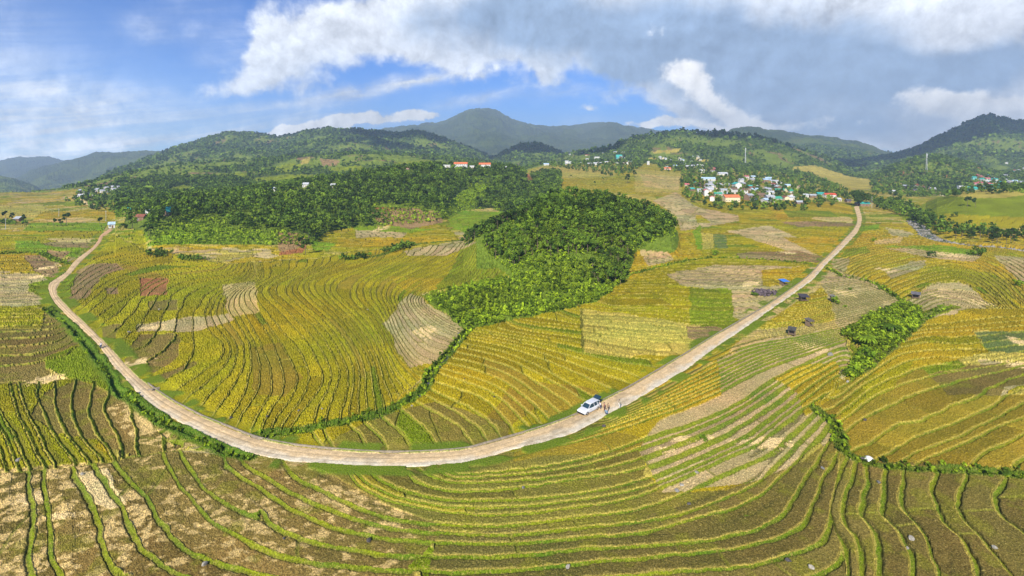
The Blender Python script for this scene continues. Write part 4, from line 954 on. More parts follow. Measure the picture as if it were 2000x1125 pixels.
def crown_arrays(rng, n, H, R, base, shape='round', leaf=.5, lumps=7):
    """leaf clumps (bent quads) spread through a lumpy crown; returns verts (n*4,3)"""
    # lump centres
    cz = base+(H-base)*rng.uniform(.25, .85, lumps)
    if shape == 'cone': rr = R*(1-(cz-base)/(H-base))*.6
    else: rr = R*.62*np.sqrt(np.clip(1-((cz-(base+H)/2)/((H-base)/2))**2, .1, 1))
    th = rng.uniform(0, 6.28, lumps)
    cen = np.stack([rr*np.cos(th), rr*np.sin(th), cz], 1)
    cen[0] = (0, 0, base+(H-base)*.78)
    lr = rng.uniform(.32, .52, lumps)*R
    k = rng.integers(0, lumps, n)
    d = rng.normal(size=(n, 3)); d /= np.linalg.norm(d, axis=1)[:, None]
    rad = lr[k]*rng.uniform(.55, 1.08, n)
    p = cen[k]+d*rad[:, None]*np.array([1, 1, .85])
    if shape == 'cone':
        z = rng.uniform(0, 1, n)**1.2; a = rng.uniform(0, 6.28, n); r = R*(1-z)*rng.uniform(.6, 1.05, n)*(1+.25*np.sin(z*22))
        p = np.stack([r*np.cos(a), r*np.sin(a), base+z*(H-base)], 1); d = np.stack([np.cos(a), np.sin(a), np.full(n, .5)], 1)
    nrm = d+rng.normal(size=(n, 3))*.45; nrm /= np.linalg.norm(nrm, axis=1)[:, None]
    u = np.cross(nrm, rng.normal(size=(n, 3))); u /= np.linalg.norm(u, axis=1)[:, None]
    w = np.cross(nrm, u)
    s = leaf*rng.uniform(.6, 1.3, n)[:, None]
    q = np.stack([p-u*s*.5-w*s*.35, p+u*s*.45-w*s*.5+nrm*s*.15, p+u*s*.5+w*s*.4, p-u*s*.4+w*s*.5-nrm*s*.12], 1)
    return q.reshape(-1, 3).astype(np.float32)
def quads_mesh(name, verts, mat_, tint=None):
    n = len(verts)//4
    me = bpy.data.meshes.new(name)
    me.vertices.add(len(verts)); me.vertices.foreach_set('co', verts.astype(np.float32).ravel())
    me.loops.add(n*4); me.loops.foreach_set('vertex_index', np.arange(n*4, dtype=np.int32))
    me.polygons.add(n); me.polygons.foreach_set('loop_start', np.arange(0, n*4, 4, dtype=np.int32))
    if tint is not None:
        a = me.attributes.new('tint', 'FLOAT', 'POINT'); a.data.foreach_set('value', tint.astype(np.float32))
    me.update(calc_edges=True); me.materials.append(mat_)
    return me
def trunk_mb(rng, H, r0, forks=4, R=2.0):
    b = MB()
    lean = rng.uniform(-.04, .04, 2)*H
    b.tube([(0,0,-.4),(lean[0]*.2,lean[1]*.2,H*.3),(lean[0],lean[1],H*.62),(lean[0]*1.3,lean[1]*1.3,H*.9)], [r0*1.2,r0,r0*.6,r0*.2], 6)
    for i in range(forks):
        a = rng.uniform(0, 6.28); z = H*rng.uniform(.35, .62)
        b.tube([(lean[0]*.6,lean[1]*.6,z),(math.cos(a)*R*.35,math.sin(a)*R*.35,z+H*.12),(math.cos(a)*R*.7,math.sin(a)*R*.7,z+H*.2)], [r0*.5,r0*.35,r0*.1], 4)
    return b
M_LEAF = leaf_material('broad_leaves', (.095, .185, .018))
M_LEAFD = leaf_material('dark_leaves', (.045, .100, .014))
M_LEAFB = leaf_material('bright_leaves', (.125, .235, .014))
M_STUFF = leaf_material('wood_leaves', (.082, .165, .018), False)
M_STUFFB = leaf_material('bush_leaves', (.150, .262, .016), False)
M_BARK = mat('bark', (.16, .12, .08), .9, var=.3)
trng = np.random.default_rng(5)
class Kind:
    def __init__(s, name, n, H, R, base, leafm, shape='round', leaf=.5, variants=5, r0=.14):
        s.name = name; s.H = H
        s.crowns = [quads_mesh(name+'_crown', crown_arrays(trng, n, H*trng.uniform(.85, 1.12), R*trng.uniform(.85, 1.15), base, shape, leaf), leafm) for _ in range(variants)]
        s.trunks = [trunk_mb(trng, H, r0, 4, R).mesh(name+'_trunk', M_BARK) for _ in range(variants)]
    def plant(s, x, y, label, cat='tree', group=None, scale=1.0, z=None, objname=None):
        i = random.randrange(len(s.crowns))
        z = ground_z(x, y) if z is None else z
        t = thing(objname or s.name, (x, y, z-.1), random.uniform(0, 6.28), label, cat, group)
        sc = scale*random.uniform(.85, 1.15); t.scale = (sc, sc, sc*random.uniform(.9, 1.12))
        put('trunk', s.trunks[i], t); put('crown', s.crowns[i], t)
        return t
K_COPSE = Kind('broadleaf_tree', 340, 7.0, 2.15, 1.6, M_LEAF, leaf=.48, variants=7)
K_DARK = Kind('evergreen_tree', 330, 9.5, 2.7, 2.2, M_LEAFD, leaf=.7, variants=6)
K_BIG = Kind('banyan_tree', 2600, 17, 11, 3.0, M_LEAFD, leaf=1.0, variants=1, r0=.9)
K_CONE = Kind('pine_tree', 420, 14, 3.4, 1.5, M_LEAFB, 'cone', leaf=.8, variants=2, r0=.2)
K_SHRUB = Kind('shrub', 160, 2.6, 1.7, .2, M_LEAFB, leaf=.42, variants=4, r0=.06)
K_DSHRUB = Kind('dark_shrub', 200, 4.2, 2.4, .3, M_LEAFD, leaf=.55, variants=4, r0=.09)

# which ground is hidden behind nearer ground (running top of the picture, column by column)
VF = (HOR+FPX*(CAM_H-ZF)/YY)
VTOP = np.minimum.accumulate(VF, axis=0)
def idx_of(x, y):
    i = np.interp(y, Ys, np.arange(NR)); j = (x/y-ts[0])/(ts[1]-ts[0])
    return np.clip(np.round(i), 0, NR-1).astype(int), np.clip(np.round(j), 0, NC-1).astype(int)
def scatter(mask, spacing, Yr, Ur=(-250, 2250), height=8, jitter=.45, seed=1, cull=True):
    """jittered world grid points standing on True ground, culled where wholly hidden behind hills"""
    r = np.random.default_rng(seed)
    ys = np.arange(Yr[0], Yr[1], spacing)
    xs = []; yy = []
    for y in ys:
        x = np.arange((Ur[0]-1000)/1000*y, (Ur[1]-1000)/1000*y, spacing)
        xs.append(x); yy.append(np.full(len(x), y))
    x = np.concatenate(xs); y = np.concatenate(yy)
    x = x+r.uniform(-jitter, jitter, len(x))*spacing; y = np.maximum(y+r.uniform(-jitter, jitter, len(y))*spacing, 45)
    i, j = idx_of(x, y)
    ok = mask[i, j] & ~NOTREE[i, j] if mask.dtype == bool else mask[i, j]*(~NOTREE[i, j])
    if mask.dtype != bool: ok = r.random(len(x)) < ok
    x, y, i, j = x[ok], y[ok], i[ok], j[ok]
    if cull:
        vt = HOR+FPX*(CAM_H-ZF[i, j]-height)/y
        i2 = np.clip(i-3, 0, NR-1)
        ok = vt < VTOP[i2, j]+1.5
        x, y, i, j = x[ok], y[ok], i[ok], j[ok]
    return x, y, ZF[i, j]
def forest_object(name, pts, nleaf, H, R, base, leafm, label, shape='round', leaf=.8, variants=8, seed=1, smin=.55, smax=1.35):
    x, y, z = pts
    if len(x) == 0: return None
    r = np.random.default_rng(seed)
    protos = [crown_arrays(r, nleaf, H, R, base, shape, leaf, 6) for _ in range(variants)]
    P = np.stack(protos)
    k = r.integers(0, variants, len(x)); a = r.uniform(0, 6.28, len(x)); s = r.uniform(smin, smax, len(x))
    v = P[k]
    c, sn = np.cos(a)[:, None], np.sin(a)[:, None]
    vx = (v[..., 0]*c-v[..., 1]*sn)*s[:, None]+x[:, None]
    vy = (v[..., 0]*sn+v[..., 1]*c)*s[:, None]+y[:, None]
    vz = v[..., 2]*s[:, None]*r.uniform(.85, 1.15, len(x))[:, None]+z[:, None]
    V3 = np.stack([vx, vy, vz], -1).reshape(-1, 3)
    tint = np.repeat(r.random(len(x)), nleaf*4)
    o = put(name, quads_mesh(name, V3, leafm, tint))
    tag(o, label, 'trees' if 'tree' in label or 'wood' in label or 'forest' in label else 'plants', kind='stuff')
    print(name, len(x), 'x', nleaf)
    return o
def polymask(poly, Yr):
    return inpoly(U, VF.astype(np.float32), poly) & (YY > Yr[0]) & (YY < Yr[1])

# --- the copse in the middle
COPSE = [(945,468),(1000,447),(1060,418),(1110,393),(1160,388),(1215,399),(1270,413),(1317,438),(1310,456),(1280,470),(1238,492),(1222,545),(1195,572),(1165,565),(1150,520),(1100,500),(1040,500),(1000,522),(955,500)]
m_c = polymask(COPSE, (150, 400)) | (REG['copse'] & (YY > 300) & (Z0 > 5))
m_c &= (fbm(XX/9, YY/9, 2, 301) > .30)
cx, cy, cz = scatter(m_c, 3.4, (160, 420), height=8, seed=3)
o_ = np.argsort(cy)
n_ind = 0
GROUP_C = 'broadleaf trees of the copse between the fields'
keep = []
for q in o_[:185]:
    K_COPSE.plant(float(cx[q]), float(cy[q]), 'green broadleaf tree in the dense copse on the low hill amid the terraces', group=GROUP_C, z=float(cz[q]))
rest = o_[185:]
forest_object('copse', (cx[rest], cy[rest], cz[rest]), 90, 7.2, 2.2, 1.3, M_STUFF, 'dense green wood of broadleaf trees over the low hill amid the terraces', leaf=.65, seed=4)
UND = [(820,580),(905,562),(1000,540),(965,500),(945,468),(1000,447),(1100,500),(1222,545),(1225,552),(1170,592),(1090,610),(1000,630),(912,646),(870,617)]
m_u = (polymask(UND, (140, 330)) | m_c) & (REG['kind'] == 0)
forest_object('undergrowth', scatter(m_u, 1.7, (140, 360), height=2, seed=5), 34, 1.9, .95, .0, M_STUFFB, 'bright green undergrowth of young plants on the near flank of the copse', leaf=.38, seed=6, smin=.5, smax=1.3)
pts = scatter(polymask([(880,560),(1000,540),(1100,540),(1220,548),(1160,590),(1000,622),(925,630)], (140, 260)), 4.6, (140, 270), height=4, seed=15)
forest_object('young_trees', pts, 60, 3.0, 1.0, .2, M_STUFFB, 'small young trees planted over the sunny foot of the copse hill', shape='cone', leaf=.5, seed=16, smin=.5, smax=1.2)

# --- the wooded hill on the left
lf = REG['lf']
clear = polymask([(280,502),(280,472),(300,452),(335,436),(400,422),(440,428),(450,450),(545,452),(550,505),(440,514),(330,512)], (250, 560)) | polymask([(870,405),(900,375),(935,355),(965,360),(930,400),(905,440),(870,440)], (350, 800)) | FOREST_OUT
m_l = lf & ~clear & (fbm(XX/26, YY/26, 3, 305) > .36)
lx, ly, lz = scatter(m_l, 4.7, (300, 1000), Ur=(200, 1120), height=9, seed=7)
o_ = np.argsort(ly)
GROUP_L = 'evergreen trees along the near edge of the wooded hill'
for q in o_[:75]:
    K_DARK.plant(float(lx[q]), float(ly[q]), 'dark evergreen tree at the near edge of the wooded hill left of the centre', group=GROUP_L, z=float(lz[q]), scale=.85)
rest = o_[75:]
forest_object('hill_forest', (lx[rest], ly[rest], lz[rest]), 52, 8.2, 2.5, 1.2, M_STUFF, 'dark green forest covering the wooded hill left of the centre', leaf=1.0, seed=8)
m_s = lf & (clear | (REG['n2'] > .55)) & ~polymask([(0,0),(1,0),(0,1)], (0, 1))
forest_object('hill_scrub', scatter(m_s, 3.4, (270, 800), Ur=(200, 1120), height=2, seed=9), 14, 2.2, 1.5, 0, M_STUFFB, 'low bright green scrub on the slopes of the wooded hill', leaf=.95, seed=10, smin=.4, smax=1.1)

# --- slopes farther away
m_f = (YY > 700) & (YY < 1800) & ~(REG['kind'] > 0) & ~FOREST_OUT & (Z0 > 1.5)
dens = np.where(REG['gm'] > .2, .08, .6)*m_f
forest_object('slope_forest', scatter(dens.astype(np.float32), 9.0, (700, 1800), height=9, seed=12), 22, 8, 3.7, 0, M_STUFF, 'patchy green forest on the hillsides beyond the villages', leaf=2.4, seed=13)
m_f2 = (YY >= 1800) & (YY < 3400) & (Z0 > 8) & ~FOREST_OUT
dens = np.where(REG['gm'] > .5, .25, .9)*m_f2
forest_object('ridge_forest', scatter(dens.astype(np.float32), 17, (1800, 3400), height=10, seed=22), 9, 13, 6.5, 0, M_STUFF, 'dense forest on the upper ridges under the clouds', leaf=6, seed=23)

# --- village trees, river trees, hedges: trees one can tell apart nearby, woods farther off
VILL = [[(1330,335),(1400,325),(1560,330),(1650,370),(1690,392),(1640,400),(1540,418),(1450,420),(1365,400),(1330,385)], [(1060,323),(1120,300),(1235,292),(1260,320),(1240,335),(1205,345)], [(1270,300),(1400,300),(1400,337),(1290,335)], [(1700,350),(1780,320),(1900,310),(2250,320),(2250,376),(1820,385),(1760,385),(1700,378)],[(120,395),(230,355),(340,345),(340,425),(240,425)]]
m_v = np.zeros((NR, NC), bool)
for p in VILL: m_v |= polymask(p, (520, 1450))
VMASK = m_v.copy()
forest_object('village_trees', scatter(np.where(m_v, .5, 0).astype(np.float32), 8.0, (520, 1450), height=6, seed=31), 34, 6.2, 3.0, 0, M_STUFF, 'thick green trees growing between the houses of the villages', leaf=1.6, seed=32)
RT = [[(1700,392),(1760,395),(1800,415),(1850,440),(1920,455),(2250,470),(2250,490),(1960,478),(1860,466),(1815,452),(1770,425),(1715,408)]]
m_r = polymask(RT[0], (250, 700))
rx, ry, rz = scatter(m_r, 6.5, (260, 700), Ur=(1680, 2100), height=7, seed=41)
o_ = np.argsort(ry)
for q in o_[:70]:
    K_DARK.plant(float(rx[q]), float(ry[q]), 'dark leafy tree in the row along the far bank of the stony river', group='trees along the stony river', z=float(rz[q]), scale=random.uniform(.6, .85))
rest = o_[70:]
forest_object('river_wood', (rx[rest], ry[rest], rz[rest]), 60, 7.5, 2.8, 0, M_STUFF, 'dark green trees lining the river bank farther upstream', leaf=1.1, seed=42)
# ------------------------------------------------------------------ houses
def hmat(kind, rgb, **k): return mat(kind, rgb, **k)
ROOFS = dict(white=(.55,.56,.57), grey=(.42,.44,.46), dark=(.10,.10,.11), teal=(.05,.42,.36), green=(.06,.36,.22), red=(.62,.10,.05), orange=(.70,.20,.08), pink=(.62,.16,.18), rust=(.28,.10,.06), blue=(.12,.28,.55), paleblue=(.45,.60,.72), brown=(.22,.14,.09))
WALLS = dict(white=(.66,.65,.60), cream=(.72,.62,.40), grey=(.45,.44,.42), wood=(.24,.15,.09), teal=(.15,.45,.42), pink=(.70,.45,.40), blue=(.30,.45,.62))
ROOFWORD = dict(white='white', grey='grey', dark='dark', teal='teal', green='green', red='red', orange='orange red', pink='pink red', rust='rust brown', blue='blue', paleblue='pale blue', brown='brown')
_hp = {}
def house_proto(w, d, h, roof, wall, style):
    """meshes of one kind of house: wall shell, roof, door, window, chimney or porch"""
    key = (round(w), round(d), round(h, 1), roof, wall, style)
    if key in _hp: return _hp[key]
    w, d, h = key[0], key[1], key[2]
    wm = mat('wall_'+wall, WALLS[wall], .85, var=.12, scale=.8)
    rm = mat('roof_'+roof, ROOFS[roof], .6, var=.22, scale=.7, spec=.3)
    gm_ = mat('window_glass', (.03,.04,.05), .15, var=.2, spec=.6)
    fm_ = mat('frame_paint', (.60,.58,.52), .6)
    dm = mat('door_wood', (.20,.11,.06), .6)
    x, y = w/2, d/2
    rise = d*.27 if style != 'flat' else .35
    if style == 'steep': rise = d*.75
    b = MB()
    b.add([(-x,-y,-1.2),(x,-y,-1.2),(x,y,-1.2),(-x,y,-1.2),(-x,-y,h),(x,-y,h),(x,y,h),(-x,y,h)],[(0,1,5,4),(1,2,6,5),(2,3,7,6),(3,0,4,7),(0,3,2,1)])
    if style == 'flat': b.add([(-x,-y,h),(x,-y,h),(x,y,h),(-x,y,h)],[(0,1,2,3)])
    else: b.add([(-x,-y,h),(-x,y,h),(-x,0,h+rise*.97),(x,-y,h),(x,y,h),(x,0,h+rise*.97)],[(0,2,1),(3,4,5)])
    wallme = b.mesh('house_wall', wm)
    r = MB(); o = .55; t = .14
    if style == 'flat':
        r.box(-x-.3, x+.3, -y-.3, y+.3, h+.02, h+.25); r.box(-x-.3, x+.3, -y-.3, -y-.1, h+.25, h+.7); r.box(-x-.3, x+.3, y+.1, y+.3, h+.25, h+.7)
        r.box(-x-.3, -x-.1, -y-.1, y+.1, h+.25, h+.7); r.box(x+.1, x+.3, -y-.1, y+.1, h+.25, h+.7)
    else:
        e = o*rise/y
        for s in (-1, 1):
            pts = [(-x-o, s*(y+o), h-e), (x+o, s*(y+o), h-e), (x+o, 0, h+rise), (-x-o, 0, h+rise)]
            top = [(p[0], p[1], p[2]+t) for p in pts]
            f = [(0,1,2,3),(7,6,5,4),(0,4,5,1),(1,5,6,2),(3,7,4,0)]
            if s > 0: f = [tuple(reversed(q)) for q in f]
            r.add(pts+top, f)
        n = max(3, int(w/1.6))           # sheet ribs
        for i in range(n+1):
            xx = -x-o+.06+(2*x+2*o-.16)*i/n
            for s in (-1, 1):
                r.add([(xx, s*(y+o), h-e+t), (xx+.08, s*(y+o), h-e+t), (xx+.08, 0, h+rise+t), (xx, 0, h+rise+t), (xx, s*(y+o), h-e+t+.07), (xx+.08, s*(y+o), h-e+t+.07), (xx+.08, 0, h+rise+t+.07), (xx, 0, h+rise+t+.07)], [(4,5,6,7),(0,4,7,3),(1,2,6,5),(0,1,5,4)])
        r.box(-x-o, x+o, -.14, .14, h+rise+t-.02, h+rise+t+.12)
    roofme = r.mesh('house_roof', rm)
    dd = MB().box(-.5, .5, -y-.07, -y-.01, -.2, 2.05).box(-.42, .42, -y-.10, -y-.07, 0.0, 1.95)
    doorme = dd.mesh('house_door', dm)
    wf = MB(); ww = .62
    for (a, c, e_, g_) in ((-ww,ww,1.02,1.12),(-ww,ww,2.12,2.22),(-ww,-ww+.1,1.12,2.12),(ww-.1,ww,1.12,2.12)): wf.box(a, c, -.09, -.01, e_, g_)
    wf.box(-.03, .03, -.07, -.02, 1.12, 2.12)
    winme = wf.mesh('house_window', fm_)
    paneme = MB().box(-ww+.1, ww-.1, -.045, -.012, 1.12, 2.12).mesh('house_pane', gm_)
    floors = max(1, int(h/2.9))
    nx = max(2, int(w/2.6))
    _hp[key] = dict(wall=wallme, roof=roofme, door=doorme, win=winme, pane=paneme, floors=floors, nx=nx, w=w, d=d, h=h)
    return _hp[key]
def house(x, y, w, d, h, roof, wall, style, rz, label, group=None, cat='house', name='house', detail=2, z=None):
    P = house_proto(max(2, w), max(2, d), h, roof, wall, style)
    zz = min(ground_z(x+a, y+b_) for a in (-w/3, w/3) for b_ in (-d/3, d/3)) if z is None else z
    t = thing(name, (x, y, zz+.15), rz, label, cat, group)
    put('wall', P['wall'], t); put('roof', P['roof'], t)
    if detail:
        put('door', P['door'], t, (P['w']*.12, 0, 0))
        for f in range(P['floors']):
            for i in range(P['nx']):
                xx = -P['w']/2+P['w']*(i+.5)/P['nx']
                if f == 0 and abs(xx-P['w']*.12) < 1.1: continue
                for s in ((1,) if detail < 2 else (1, -1)):
                    wn = put('window', P['win'], t, (xx, -s*P['d']/2, f*3.0))
                    if s < 0: wn.rotation_euler = (0, 0, math.pi)
                    if detail > 1: put('pane', P['pane'], wn)
    return t
ORD = ['first','second','third','fourth','fifth','sixth','seventh','eighth','ninth','tenth','eleventh','twelfth','thirteenth','fourteenth','fifteenth','sixteenth','seventeenth','eighteenth','nineteenth','twentieth']
for (u, v, w, roof, wall, style, turn, h, Yr, lab) in BIG:
    x, y = spot(u, v, *Yr)
    wm = w/1000*y*.9; h = h*.9
    if turn in (80, 90, 70, 60): dep = wm*1.0; wid = wm*1.3; 
    else: wid = wm; dep = min(max(wm*.55, 5), 9)
    wid, dep = max(wid, 4), max(dep, 4)
    house(x, y, wid, dep, h, roof, wall, style, radians(turn+random.uniform(-3, 3)), lab, cat='house', detail=2 if y < 800 else 1)
# clusters of small houses; each gets its own place in its row
def cluster(poly, n, Yr, where, group, roofs, seed, wr=(6, 11)):
    r = random.Random(seed)
    us = [p[0] for p in poly]; vs = [p[1] for p in poly]
    pts = []
    tries = 0
    while len(pts) < n and tries < 4000:
        tries += 1
        u, v = r.uniform(min(us), max(us)), r.uniform(min(vs), max(vs))
        if not inpoly(np.array([[u]]), np.array([[v]]), poly)[0, 0]: continue
        if any(abs(u-a)/5+abs(v-b)/2.2 < 1 for a, b, _ in pts): continue
        x, y = spot(u, v, *Yr)
        pts.append((u, v, r.choice(roofs)))
    by = {}
    for p in sorted(pts): by.setdefault(p[2], []).append(p)
    for roof, L in by.items():
        for i, (u, v, _) in enumerate(L):
            x, y = spot(u, v, *Yr)
            rank = ORD[i] if i < 20 else 'next'
            lab = '%s little %s roofed house from the left %s' % (rank, ROOFWORD[roof], where) if len(L) > 1 else 'little %s roofed house %s' % (ROOFWORD[roof], where)
            house(x, y, r.uniform(*wr)*1.05, r.uniform(5, 7), r.choice([3.2, 3.6, 4.0, 6]), roof, r.choice(['white', 'white', 'cream', 'grey', 'wood']), 'gable', radians(r.choice([0, 10, -15, 90, 75, 30])), lab, group, detail=1 if y < 900 else 0)
cluster([(1098,318),(1235,318),(1235,323),(1098,324)], 15, (850,1300), 'in the hilltop village front row', 'small houses of the hilltop village', ['white','white','grey','white','rust'], 3)
cluster([(1110,300),(1180,293),(1235,296),(1240,312),(1110,314)], 11, (1150,1900), 'among the trees of the hilltop village', 'small houses of the hilltop village', ['white','grey','white','brown'], 4)
cluster([(1285,308),(1370,306),(1375,330),(1290,330)], 26, (900,1500), 'on the speckled village hillside', 'small houses of the speckled hillside', ['white','white','grey','paleblue'], 5, (5,8))
cluster([(1366,328),(1395,330),(1400,340),(1368,340)], 7, (700,1240), 'on the slope above the large village', 'small houses above the large village', ['pink','white','grey','rust'], 6)
cluster([(1340,350),(1380,356),(1400,362),(1480,352),(1560,365),(1560,390),(1480,398),(1450,388),(1360,380)], 46, (420,1100), 'inside the large village', 'small houses of the large village', ['white','grey','rust','green','brown','brown','grey','paleblue'], 8)
cluster([(1905,340),(1960,332),(2040,330),(2040,368),(1960,372),(1905,366)], 52, (800,1450), 'in the right hand town', 'small houses of the right hand town', ['white','white','paleblue','grey','teal','pink'], 9)
cluster([(1768,360),(1840,372),(1838,378),(1770,376)], 5, (600,1300), 'along the lane below the mast hill', 'small houses along the lane', ['white','grey','brown'], 10)
cluster([(150,372),(235,362),(240,370),(165,384)], 6, (600,1300), 'in the valley village', 'small houses of the valley village', ['grey','grey','white'], 11, (3.5, 5))
# ------------------------------------------------------------------ road sheet, verge wall, vehicles, people, huts, stones
def world_pt(u, v): return ((u-1000)/1000*W(v), W(v))
def resample(L, step):
    P = np.array(L, float); d = np.r_[0, np.cumsum(np.hypot(*np.diff(P, axis=0).T))]
    s = np.linspace(0, d[-1], max(2, int(d[-1]/step)))
    return np.stack([np.interp(s, d, P[:, 0]), np.interp(s, d, P[:, 1])], 1)
def build_road():
    n = len(ROAD_L)
    A = np.array([world_pt(*p) for p in spline(ROAD_L, 6)]); B = np.array([world_pt(*p) for p in spline(ROAD_R, 6)])
    # even out along the length
    mid = (A+B)/2; d = np.r_[0, np.cumsum(np.hypot(*np.diff(mid, axis=0).T))]
    s = np.linspace(0, d[-1], int(d[-1]/.35))
    A = np.stack([np.interp(s, d, A[:, 0]), np.interp(s, d, A[:, 1])], 1); B = np.stack([np.interp(s, d, B[:, 0]), np.interp(s, d, B[:, 1])], 1)
    m = 22
    f = np.linspace(0, 1, m)[None, :, None]
    P = A[:, None]*(1-f)+B[:, None]*f
    X, Y = P[..., 0], P[..., 1]
    # ragged edges
    e = (fbm(X/1.5, Y/1.5, 3, 201)-.5)*1.1
    nrm = (B-A)/np.hypot(*(B-A).T)[:, None]
    edge = np.zeros((1, m)); edge[0, 0] = -1; edge[0, -1] = 1
    X = X+nrm[:, None, 0]*e*edge; Y = Y+nrm[:, None, 1]*e*edge
    G = Z_BASE(X, Y)
    ff = f[..., 0]+0*X
    rut = np.exp(-((ff-.30)/.06)**2)+np.exp(-((ff-.62)/.06)**2)
    crown = .10*(1-(2*ff-1)**2)
    Z = G+.05+crown-.05*rut+(fbm(X/.7, Y/.7, 3, 202)-.5)*.06
    Z[:, 0] -= .15; Z[:, -1] -= .15
    n1 = fbm(X/4, Y/4, 4, 203); n2 = fbm(X/.6, Y/.6, 3, 204)
    # pale gravel at the outer side, warm earth inside
    warm = np.array([.68, .49, .26]); pale = np.array([.68, .60, .44]); dark = np.array([.42, .31, .17])
    g = sstep(.45, .9, 1-ff+(n1-.5)*1.0)[..., None]
    L = np.linspace(0, 1, len(X))[:, None, None]
    g = g*sstep(.25, .40, L)*sstep(.80, .62, L)
    c = warm*(1-g)+pale*g
    w_ = (sstep(.55, .68, n1)*.5+rut*.18)[..., None]
    c = c*(1-w_)+dark*w_
    redd = sstep(.14, .06, L)
    c = c*(1-redd*.5)+np.array([.55, .27, .15])*redd*.5
    c = c*(1+(n2[..., None]-.5)*.5)
    o = grid_mesh('road', X, Y, Z, c, attr_material('packed_earth', .95, 4.0, .22, .4, 5.0))
    o['kind'] = 'structure'
    return A, B
def Z_BASE(X, Y):
    t = X/Y
    i = np.clip(np.interp(Y, Ys, np.arange(NR)), 0, NR-1.001); j = np.clip((t-ts[0])/(ts[1]-ts[0]), 0, NC-1.001)
    i0 = i.astype(int); j0 = j.astype(int); a = i-i0; b = j-j0
    G = Z0
    return (G[i0, j0]*(1-b)+G[i0, j0+1]*b)*(1-a)+(G[i0+1, j0]*(1-b)+G[i0+1, j0+1]*b)*a
EDGE_L, EDGE_R = build_road()

def ribbon_box(name, line, w, h, z0, m, label, cat):
    P = resample(line, .8); d = np.gradient(P, axis=0); d /= np.hypot(*d.T)[:, None]
    nx = np.stack([-d[:, 1], d[:, 0]], 1)
    zb = Z_BASE(P[:, 0], P[:, 1])
    b = MB(); vs = []
    for k in range(len(P)):
        for s in (-1, 1):
            q = P[k]+nx[k]*w/2*s
            vs += [(q[0], q[1], zb[k]+z0), (q[0], q[1], zb[k]+h)]
    fs = []
    for k in range(len(P)-1):
        a = k*4; c = a+4
        fs += [(a+1, a+3, c+3, c+1), (a, a+1, c+1, c), (a+2, c+2, c+3, a+3)]
    b.add(vs, fs)
    return tag(put(name, b.mesh(name, m)), label, cat)
conc = mat('old_concrete', (.30,.25,.18), .9, var=.3)
top = [tuple(p) for p in EDGE_R]
i0, i1 = int(len(top)*.33), int(len(top)*.86)
off = [((p[0]), (p[1])+.35) for p in top[i0:i1]]
ribbon_box('roadside_curb', off, .22, .30, -.5, conc, 'low concrete curb with a gutter along the inner edge of the dirt road', 'curb')

